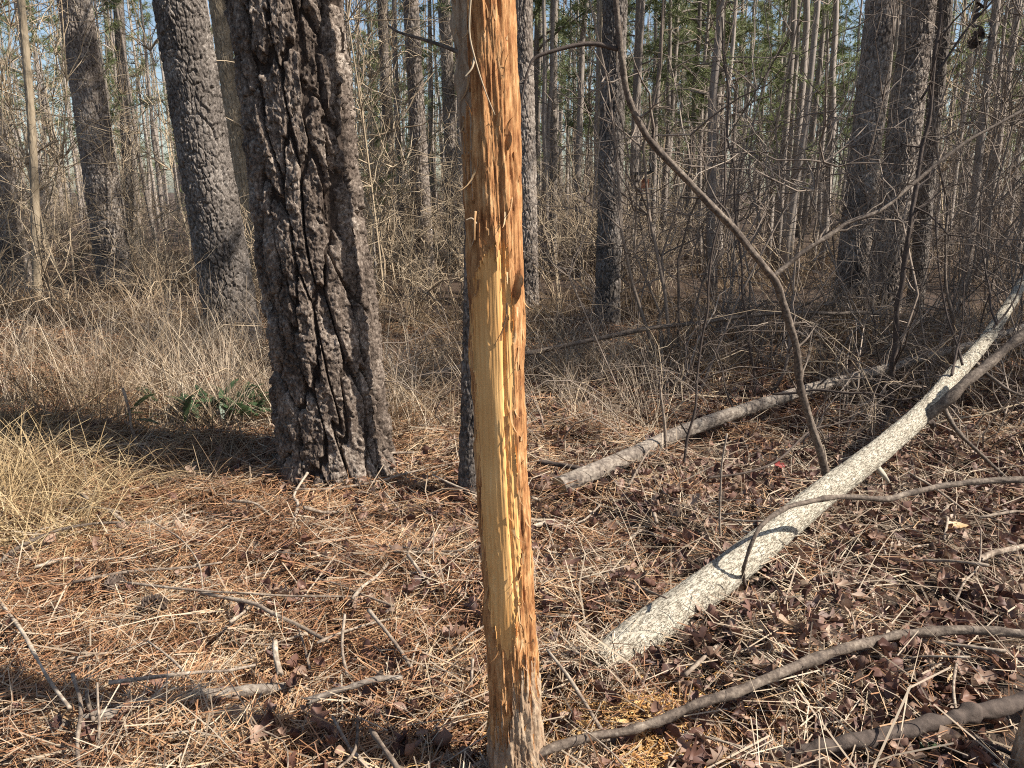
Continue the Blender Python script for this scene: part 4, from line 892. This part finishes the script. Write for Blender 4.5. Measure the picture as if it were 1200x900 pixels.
# ------------------------------------------------------------------ dead grass, litter (nobody could count it)
def wedge(n, rmin, rmax, r_, umin=-.74, umax=.74, power=1.0):
    y = (rmin ** power + (rmax ** power - rmin ** power) * r_.uniform(size=n)) ** (1 / power)
    return r_.uniform(umin, umax, n) * y, y
def grass_blades(n_cl, per, rmin, rmax, umin, umax, seed, L=(.35, .8), power=1.3, keep=None, width=.0022, lean=(.15, .9), droop=.9, base=.05):
    r_ = np.random.default_rng(seed)
    x, y = wedge(n_cl, rmin, rmax, r_, umin, umax, power)
    if keep is not None:
        k = keep(x, y, r_); x, y = x[k], y[k]
    n = len(x) * per; cl = np.repeat(np.arange(len(x)), per)
    hd = r_.uniform(0, 6.283, n) + 0; pref = r_.uniform(0, 6.283, len(x))[cl]
    hd = np.where(r_.uniform(size=n) < .45, pref + r_.normal(0, .5, n), hd)
    ln = r_.uniform(*L, n) * r_.uniform(.6, 1.2, len(x))[cl]; le = r_.uniform(*lean, n); K = 5; s = np.linspace(0, 1, K)
    ang = le[:, None] + droop * r_.uniform(.2, 1.2, n)[:, None] * s
    dx = np.sin(ang) * (ln / (K - 1))[:, None]; dz = np.cos(ang) * (ln / (K - 1))[:, None]
    rad = np.concatenate([np.zeros((n, 1)), np.cumsum(dx[:, :-1], 1)], 1); zz = np.concatenate([np.zeros((n, 1)), np.cumsum(dz[:, :-1], 1)], 1)
    bx = x[cl] + r_.normal(0, base, n); by = y[cl] + r_.normal(0, base, n)
    P = np.stack([bx[:, None] + np.cos(hd)[:, None] * rad, by[:, None] + np.sin(hd)[:, None] * rad, ground_h(bx, by)[:, None] - .01 + zz], -1)
    P[:, :, 2] = np.maximum(P[:, :, 2], ground_h(P[:, :, 0], P[:, :, 1]) + .01)
    sd = np.stack([-np.sin(hd), np.cos(hd), r_.normal(0, .4, n)], -1)
    W = width * r_.uniform(.6, 1.3, n)[:, None] * (1.05 - .75 * s) * (1 + .12 * np.maximum(by - 5, 0))[:, None]
    return ribbons(P, W, norm(sd))
g = Geo()
clumpy = lambda x, y, r_: r_.uniform(size=len(x)) < np.clip(.55 + 1.1 * noise2(x / .8, y / .8, 64), .06, 1)
g.add(*grass_blades(800, 22, 4.5, 9.5, -.74, -.05, 1001, (.35, .85), lean=(.4, 1.7), keep=clumpy, base=.07, width=.0028))
g.add(*grass_blades(800, 22, 9, 20, -.74, .2, 1002, (.3, .65), width=.0026, lean=(.3, 1.3), keep=clumpy, base=.1))
g.add(*grass_blades(700, 24, 5.4, 9.5, -.05, .75, 1003, (.3, .7), lean=(.3, 1.5), keep=clumpy, base=.08, width=.0026))
g.add(*grass_blades(700, 22, 9, 20, .1, .75, 1004, (.3, .65), width=.0026, lean=(.3, 1.3), keep=clumpy, base=.1))
g.add(*grass_blades(80, 26, 3.6, 4.8, -.74, -.36, 1005, (.2, .5), lean=(.5, 1.5)))
tag(link('dead_grass', g.mesh('dead_grass', M['grass'], False)), 'tangled tan dead grass under the trees', 'grass', None, 'stuff')
M['golden'] = mat('golden dead grass', [(0.15, 0.095, 0.045), (0.34, 0.235, 0.12), (0.48, 0.36, 0.2), (0.62, 0.5, 0.32)], (1, 1, 1), 3, island=0.65, rough=0.6, transl=0.25)
g = Geo()
g.add(*grass_blades(60, 36, 3.1, 4.6, -.82, -.56, 1011, (.3, .7), lean=(.5, 1.4), droop=1.3, base=.08, width=.0026))
tag(link('golden_grass', g.mesh('golden_grass', M['golden'], False)), 'golden arching grass clumps at the left edge', 'grass', None, 'stuff')
g = Geo()
g.add(*grass_blades(60, 18, 4.6, 7.5, -.72, -.3, 1012, (.5, .95), lean=(.05, .7), width=.002))
g.add(*grass_blades(60, 20, 4.6, 6.8, .03, .2, 1013, (.35, .6), lean=(.2, 1.1), width=.002))
g.add(*grass_blades(120, 26, 4.4, 6.8, -.5, -.03, 1016, (.3, .7), lean=(.3, 1.5), width=.0026))
g.add(*grass_blades(110, 14, 2.4, 5.2, .1, .74, 1014, (.25, .5), lean=(.8, 1.6), width=.0018))
tag(link('straw_tufts', g.mesh('straw_tufts', M['straw'], False)), 'bleached straw grass tufts', 'grass', None, 'stuff')

def needles(n, rmin, rmax, umin, umax, seed, xy=None, *, L=(.13, .3), width=.0014, zmax=.06, power=1.2, keep=None, tilt=.2, coh=.6):
    r_ = np.random.default_rng(seed)
    x, y = wedge(n, rmin, rmax, r_, umin, umax, power)
    if xy is not None: x = r_.normal(xy[0], xy[2], n); y = r_.normal(xy[1], xy[2], n)
    if keep is not None:
        k = keep(x, y, r_); x, y = x[k], y[k]
    n = len(x)
    hd = 3.5 * noise2(x / .28, y / .28, seed) + r_.normal(0, coh, n); ln = r_.uniform(*L, n); cv = r_.normal(0, .7, n); tl = r_.normal(0, tilt, n)
    s = np.array([-.5, 0, .5]); K = 3
    a = hd[:, None] + cv[:, None] * s * 1.6
    px = x[:, None] + np.cos(a) * ln[:, None] * s; py = y[:, None] + np.sin(a) * ln[:, None] * s
    z0 = r_.uniform(0, 1, n) ** 1.6 * zmax * (.5 + .9 * (noise2(x / .2, y / .2, 8) + .5).clip(0, 1.2))
    pz = ground_h(x, y)[:, None] + z0[:, None] + .004 + np.tan(tl.clip(-.6, .6))[:, None] * ln[:, None] * s + (r_.normal(0, .006, n))[:, None] * (1 - 4 * s ** 2)
    pz = np.maximum(pz, ground_h(px, py) + .002)
    P = np.stack([px, py, pz], -1)
    sd = norm(np.stack([-np.sin(hd), np.cos(hd), r_.normal(0, .7, n)], -1))
    W = width * r_.uniform(.6, 1.5, n)[:, None] * np.array([1, 1, .6]) * (1 + .1 * np.maximum(y - 3, 0))[:, None]
    return ribbons(P, W, sd)
left_zone = lambda x, y, r_: r_.uniform(size=len(x)) < np.clip(.8 - 1.6 * x / y + .55 * noise2(x / .3, y / .3, 66), .10, 1)
patchy = lambda x, y, r_: r_.uniform(size=len(x)) < np.clip(.4 - .35 * x / y + 1.0 * noise2(x / .3, y / .3, 67), .05, 1)
g = Geo()
g.add(*needles(62000, 1.15, 5.2, -.76, .76, 1101, keep=left_zone))
g.add(*needles(26000, 4.6, 9, -.76, .76, 1102, L=(.14, .26), width=.0016))
tag(link('pine_needle_litter', g.mesh('pine_needle_litter', M['needle'], False)), 'rust and tan pine needle litter on the ground', 'litter', None, 'stuff')
g = Geo()
g.add(*needles(19000, 1.15, 5.0, -.76, .76, 1103, L=(.1, .32), width=.0015, zmax=.07, keep=patchy, coh=1.2, tilt=.3))
g.add(*needles(2000, 1.15, 5.0, -.76, .76, 1104, L=(.15, .5), width=.0021, zmax=.09, coh=2.0, tilt=.25))
for (a, b) in ((log_P[0][0] - .03, log_P[0][1] - .04), (stem_foot[0] - .05, stem_foot[1] - .08), (stem_foot[0] + .1, stem_foot[1] - .02)):
    g.add(*needles(420, 1, 2, 0, 0, 1107, (a, b, .09), L=(.08, .22), width=.0015, zmax=.08, coh=2.0, tilt=.35))
tag(link('straw_litter', g.mesh('straw_litter', M['straw'], False)), 'bleached grass straw lying in the litter', 'litter', None, 'stuff')
# orange shavings rubbed off the peeled stem
g = Geo(); r_ = np.random.default_rng(1105); n = 6500
fx = stem_foot[0] + .06 + r_.normal(.17, .19, n); fy = stem_foot[1] + r_.normal(.05, .16, n); 
ln = r_.uniform(.012, .06, n); hd = r_.uniform(0, 6.28, n); s = np.array([-.5, 0, .5])
a = hd[:, None] + r_.normal(0, 1.2, n)[:, None] * s
P = np.stack([fx[:, None] + np.cos(a) * ln[:, None] * s, fy[:, None] + np.sin(a) * ln[:, None] * s, (ground_h(fx, fy) + r_.uniform(.01, .055, n))[:, None] + r_.normal(0, .2, n)[:, None] * ln[:, None] * s], -1)
g.add(*ribbons(P, np.full((n, 3), .0012) * r_.uniform(.5, 1.0, (n, 1)) * np.where(r_.uniform(size=(n, 1)) < .08, 5, 1.2), norm(np.stack([-np.sin(hd), np.cos(hd), r_.normal(0, .6, n)], -1))))
tag(link('bark_shavings', g.mesh('bark_shavings', M['shaving'], False)), 'orange bark shavings scattered at the foot of the peeled stem', 'shavings', None, 'stuff')

# fallen leaves: a few outlines, lobed or oval, curled
def leaf_geo(k, L=.09, W=.04, curl=1.0, lobes=0):
    r_ = np.random.default_rng(1200 + k); n = 9; s = np.linspace(0, 1, n)
    w = W * np.sin(np.clip(s, .02, .985) * math.pi) ** .75
    if lobes: w = w * (.62 + .38 * np.cos(s * math.pi * 2 * lobes + math.pi)) * 1.25
    ph = r_.uniform(-1, 1); V = []
    for i in range(n):
        for j, t in enumerate((-1, -.5, 0, .5, 1)):
            yy = w[i] * t; zz = curl * (abs(t) ** 1.5 * w[i] * .75 * (1 + .5 * math.sin(3 * s[i] + ph + t)) + .25 * L * (s[i] - .5) ** 2 * 2) + r_.normal(0, .0016)
            V.append((L * (s[i] - .5), yy, zz + .15 * ph * yy))
    idx = np.arange(n * 5).reshape(n, 5)
    q = np.stack([idx[:-1, :-1], idx[1:, :-1], idx[1:, 1:], idx[:-1, 1:]], -1).reshape(-1, 4)
    return np.array(V), q
leaf_shapes = [leaf_geo(0, .085, .024, .8), leaf_geo(1, .10, .034, 1.0, 3), leaf_geo(2, .07, .026, 1.3), leaf_geo(3, .09, .036, -.9, 3), leaf_geo(4, .06, .02, .5)]
leaf_meshes = [make_mesh('fallen_leaf', v, q, None, M['leaf_obj']) for v, q in leaf_shapes]
def rotm(a, b, c):
    ca, sa, cb, sb, cc, sc = np.cos(a), np.sin(a), np.cos(b), np.sin(b), np.cos(c), np.sin(c)
    return np.array([[cc, -sc, 0], [sc, cc, 0], [0, 0, 1]]) @ np.array([[cb, 0, sb], [0, 1, 0], [-sb, 0, cb]]) @ np.array([[1, 0, 0], [0, ca, -sa], [0, sa, ca]])
def leaf_zone(x, y, r_): return r_.uniform(size=len(x)) < np.clip(.5 + .9 * x / y + .4 * noise2(x / .4, y / .4, 68), .08, 1)
g = Geo(); r_ = np.random.default_rng(1210)
x, y = wedge(16000, 1.25, 6.5, r_, -.74, .74, 1.1); k = leaf_zone(x, y, r_); x, y = x[k], y[k]
for i in range(len(x)):
    v, q = leaf_shapes[i % 5]
    g.add(v * [1, 1, r_.uniform(.8, 1.8)] * r_.uniform(.35, .85) @ rotm(r_.normal(0, .7), r_.normal(0, .7), r_.uniform(0, 6.28)).T + [x[i], y[i], float(ground_h(x[i], y[i])) + r_.uniform(.012, .065)], q)
tag(link('leaf_litter', g.mesh('leaf_litter', M['leaf'])), 'small dark dead leaves matted on the ground', 'litter', None, 'stuff')
x, y = wedge(420, 1.35, 3.6, r_, -.66, .68, 1.0); k = leaf_zone(x, y, r_); x, y = x[k][:220], y[k][:220]
for i in range(len(x)):
    o = link('fallen_leaf', leaf_meshes[i % 5], None, (x[i], y[i], float(ground_h(x[i], y[i])) + r_.uniform(.03, .05)))
    o.rotation_euler = (r_.normal(0, .45), r_.normal(0, .45), r_.uniform(0, 6.28)); sc = r_.uniform(.45, 1.0); o.scale = (sc, sc, sc)
    side = 'right of' if x[i] > y[i] * .0 else 'left of'
    tag(o, 'curled brown dead leaf loose in the litter %s' % where_ground(x[i], y[i]), 'leaf', 'loose dead leaves in the litter')
def special_leaf(px, py, h, L, W, rot, m, label, curl=.5, lob=0):
    v, q = leaf_geo(40 + int(px), L, W, curl, lob); p = at_h(px, py, h)
    o = link('fallen_leaf', make_mesh('fallen_leaf', v, q, None, m), None, p); o.rotation_euler = rot; tag(o, label, 'leaf')
special_leaf(905, 785, .06, .17, .035, (.5, .2, -.9), M['leaf_tan'], 'large tan folded leaf lying just above the smooth foreground branch')
special_leaf(922, 800, .05, .13, .028, (.2, .1, -.3), M['leaf_tan'], 'flat golden leaf touching the smooth foreground branch')
special_leaf(1117, 788, .06, .11, .02, (.6, -.2, .75), M['leaf_tan'], 'pale pointed leaf standing up below the smooth branch at right')
special_leaf(1120, 618, .04, .12, .03, (.1, 0, .1), M['leaf_tan'], 'orange brown leaf on the dark litter near the right edge')
special_leaf(912, 545, .10, .08, .024, (.9, .3, .4), M['leaf_red'], 'red leaf in the grass between the two fallen trunks', .8, 3)
special_leaf(1088, 874, .04, .07, .02, (.2, 0, .2), M['leaf_green'], 'small green leaf below the scaly branch')

# pine cones
def cone_mesh():
    g = Geo(); n = 90; r_ = np.random.default_rng(5)
    for i in range(n):
        f = i / n; a = i * 2.39996; rad = .022 * math.sin(math.pi * (.12 + .8 * f)) ** .8; x = .075 * (f - .5)
        d = np.array([.35, math.cos(a), math.sin(a)]); d /= np.linalg.norm(d); t = np.array([0, -math.sin(a), math.cos(a)]); c = np.array([x, 0, 0])
        nrm = np.cross(d, t); L = rad * 1.0 + .006
        b0 = c + d * L * .2; b1 = c + d * L
        v = [b0 - t * .003 + nrm * .001, b0 + t * .003 + nrm * .001, b1 + t * .0065 + nrm * .0015, b1 - t * .0065 + nrm * .0015, b0 - nrm * .002, b1 + d * .003 - nrm * .003]
        g.add(v, [[0, 1, 2, 3]], [[0, 3, 5], [0, 5, 4], [1, 4, 5], [1, 5, 2], [3, 2, 5]])
    return g.mesh('pine_cone', M['cone'], False)
cm = cone_mesh()
for (px, py, rz, lab) in ((180, 707, .4, 'grey brown open pine cone lying in the left foreground needles'), (135, 683, 1.4, 'weathered pine cone beside another cone at the left of the foreground'), (648, 657, .2, 'pine cone lying in the shade right of the peeled stem'), (258, 522, 1.0, 'grey pine cone in the grass left of the plated pine')):
    o = link('pine_cone', cm, None, at_h(px, py, .03)); o.rotation_euler = (.2, .3, rz); o.scale = (1.15,) * 3; tag(o, lab, 'pine cone')

# green plant at the foot of the plated pine
def green_plant():
    c = at_h(268, 500, 0.0); r_ = np.random.default_rng(9); root = empty('green_plant', c, 'low green leafy plant in the grass left of the plated pine', 'plant')
    for i in range(64):
        a = r_.uniform(0, 6.28); L = r_.uniform(.14, .36); s = np.linspace(0, 1, 7); le = r_.uniform(.4, 1.2)
        ox, oy = r_.normal(0, .2), r_.normal(0, .12)
        p = np.stack([ox + math.cos(a) * L * np.sin(le) * s, oy + math.sin(a) * L * np.sin(le) * s, .06 + L * (math.cos(le) * s - .35 * s ** 2) + .05], -1)
        v, q = ribbons(p[None], (.026 * np.sin(np.clip(s, .08, .97) * math.pi) ** .6)[None], norm(np.array([[-math.sin(a), math.cos(a), r_.normal(0, .3)]])))
        link('leaf', make_mesh('leaf', v, q, None, M['leaf_green']), root)
green_plant()

# dead leaf bunch caught in the branches at upper right
def leaf_bunch():
    c = at_y(1147, 30, 6.0); bunch = [make_mesh('leaf', v, q, None, M['branch_dark']) for v, q in leaf_shapes]; root = empty('dead_leaf_bunch', c, 'dark bunch of dead leaves caught in twigs at upper right', 'leaf bunch'); r_ = np.random.default_rng(4)
    for i in range(14):
        o = link('leaf', bunch[i % 5], root, r_.normal(0, 1, 3) * [.035, .035, .07]); o.scale = (.85,) * 3; o.rotation_euler = r_.uniform(0, 6.28, 3)
    p = spline(np.array([[-.35, 0, -.5], [-.1, 0, -.05], [.1, 0, .2], [.5, .1, .8]]), 20); v, q, t = tubes(p, np.linspace(.01, .006, 20), 5); link('twig', make_mesh('twig', v, q, t, M['branch_dark']), root)
leaf_bunch()

# small sticks lying everywhere in the litter, and brambles arching through the grass
r_ = np.random.default_rng(1300)
stick_meshes = []
for k in range(8):
    L = .16 + .04 * k; c = np.stack([np.linspace(-L / 2, L / 2, 12), np.zeros(12), np.zeros(12)], -1)
    c = wob(c, .05 * L, 1310 + k); rr = np.linspace(1, .6, 12) * (.0025 + .0013 * (k % 4)) * (1 + .15 * r_.normal(0, 1, 12))
    gg = Geo(); gg.add(*tubes(c, rr, 6))
    for p, q in side_twigs(c, rr, k % 3, 1330 + k, .03, .08, sub=0): gg.add(*tubes(p, q, 4))
    stick_meshes.append(gg.mesh('small_stick', M['stick']))
x, y = wedge(210, 1.3, 4.6, r_, -.7, .7, 1.1)
for i in range(len(x)):
    o = link('small_stick', stick_meshes[i % 8], None, (x[i], y[i], float(ground_h(x[i], y[i])) + r_.uniform(.03, .065)))
    o.rotation_euler = (r_.uniform(0, 6.28), r_.normal(0, .22), r_.uniform(0, 6.28)); sc = r_.uniform(.7, 1.5); o.scale = (sc, sc, sc)
    side = 'right of' if x[i] > 0 else 'left of'
    tag(o, 'small grey stick loose in the litter %s' % where_ground(x[i], y[i]), 'stick', 'small sticks in the litter')
brambles = [shrub_mesh(60 + k, M[m], h, n, sp, dr, 'bramble', 3) for k, (m, h, n, sp, dr) in enumerate((('twig_tan', 1.1, 6, 1.1, 1.0), ('twig_grey', .9, 7, 1.0, 1.1), ('twig_tan', .7, 8, .9, .9), ('twig_grey', 1.3, 6, 1.3, .95)))]
def scatter_brambles(n, y0, y1, u0, u1, label, group, seed, ms):
    r_ = np.random.default_rng(seed)
    for i in range(n):
        Y = r_.uniform(y0, y1); x = r_.uniform(u0, u1) * Y
        o = link('bramble', brambles[ms[i % len(ms)]], None, (x, Y, float(ground_h(x, Y)) - .02)); sc = r_.uniform(.6, 1.2); o.scale = (sc, sc, sc); o.rotation_euler = (0, 0, r_.uniform(0, 6.28))
        tag(o, '%s %s, %s' % (label, where(x, Y), 'nearer' if Y < (y0 + y1) / 2 else 'farther'), 'bramble', group)
scatter_brambles(34, 4.8, 10, -.72, -.02, 'low arching bramble in the grass', 'brambles at left', 1401, (0, 2, 0, 1))
scatter_brambles(60, 4.4, 8.5, .05, .74, 'low arching dark bramble', 'brambles behind the fallen trunks', 1402, (1, 3, 1, 3, 0))

# hunter's tree stand strapped to the thin pine right of the straight dark pine
def tree_stand():
    Y = 13.75; c = at_y(744, 224, Y); root = empty('tree_stand', c, 'small black tree stand strapped to the thin grey pine behind the limb', 'tree stand')
    blk = mat('black painted steel', [(0.012, 0.012, 0.012), (0.03, 0.029, 0.028)], (20, 20, 20), 4, rough=0.6)
    rus = mat('faded orange webbing', [(0.2, 0.08, 0.045), (0.34, 0.15, 0.09)], (30, 30, 30), 4)
    def bar(nm, a, b, r=.018, m=blk):
        p = np.array([np.array(a, float), (np.array(a) + np.array(b)) / 2, np.array(b, float)]); v, q, t = tubes(p, np.full(3, r), 6); link(nm, make_mesh(nm, v, q, t, m), root)
    def slab(nm, x0, x1, y0, y1, z, th, tilt, m=blk):
        v = [(x, y, z + dz + tilt * (x - x0)) for dz in (0, th) for (x, y) in ((x0, y0), (x1, y0), (x1, y1), (x0, y1))]
        link(nm, make_mesh(nm, v, [[3, 2, 1, 0], [4, 5, 6, 7], [0, 1, 5, 4], [1, 2, 6, 5], [2, 3, 7, 6], [3, 0, 4, 7]], None, m, False), root)
    slab('seat', -.08, .26, -.3, .05, .26, .05, .06)
    bar('post', (-.02, .02, -.38), (-.02, .02, .42), .035)
    bar('rail', (-.08, -.3, .02), (.3, -.3, .04)); bar('rail', (-.08, -.28, -.14), (.3, -.3, -.15))
    bar('arm', (.26, -.02, .3), (.24, -.02, .46)); bar('arm', (-.1, -.28, .26), (-.04, 0, .44))
    slab('webbing', .06, .2, -.22, -.18, .0, .2, .0, rus)
tree_stand()
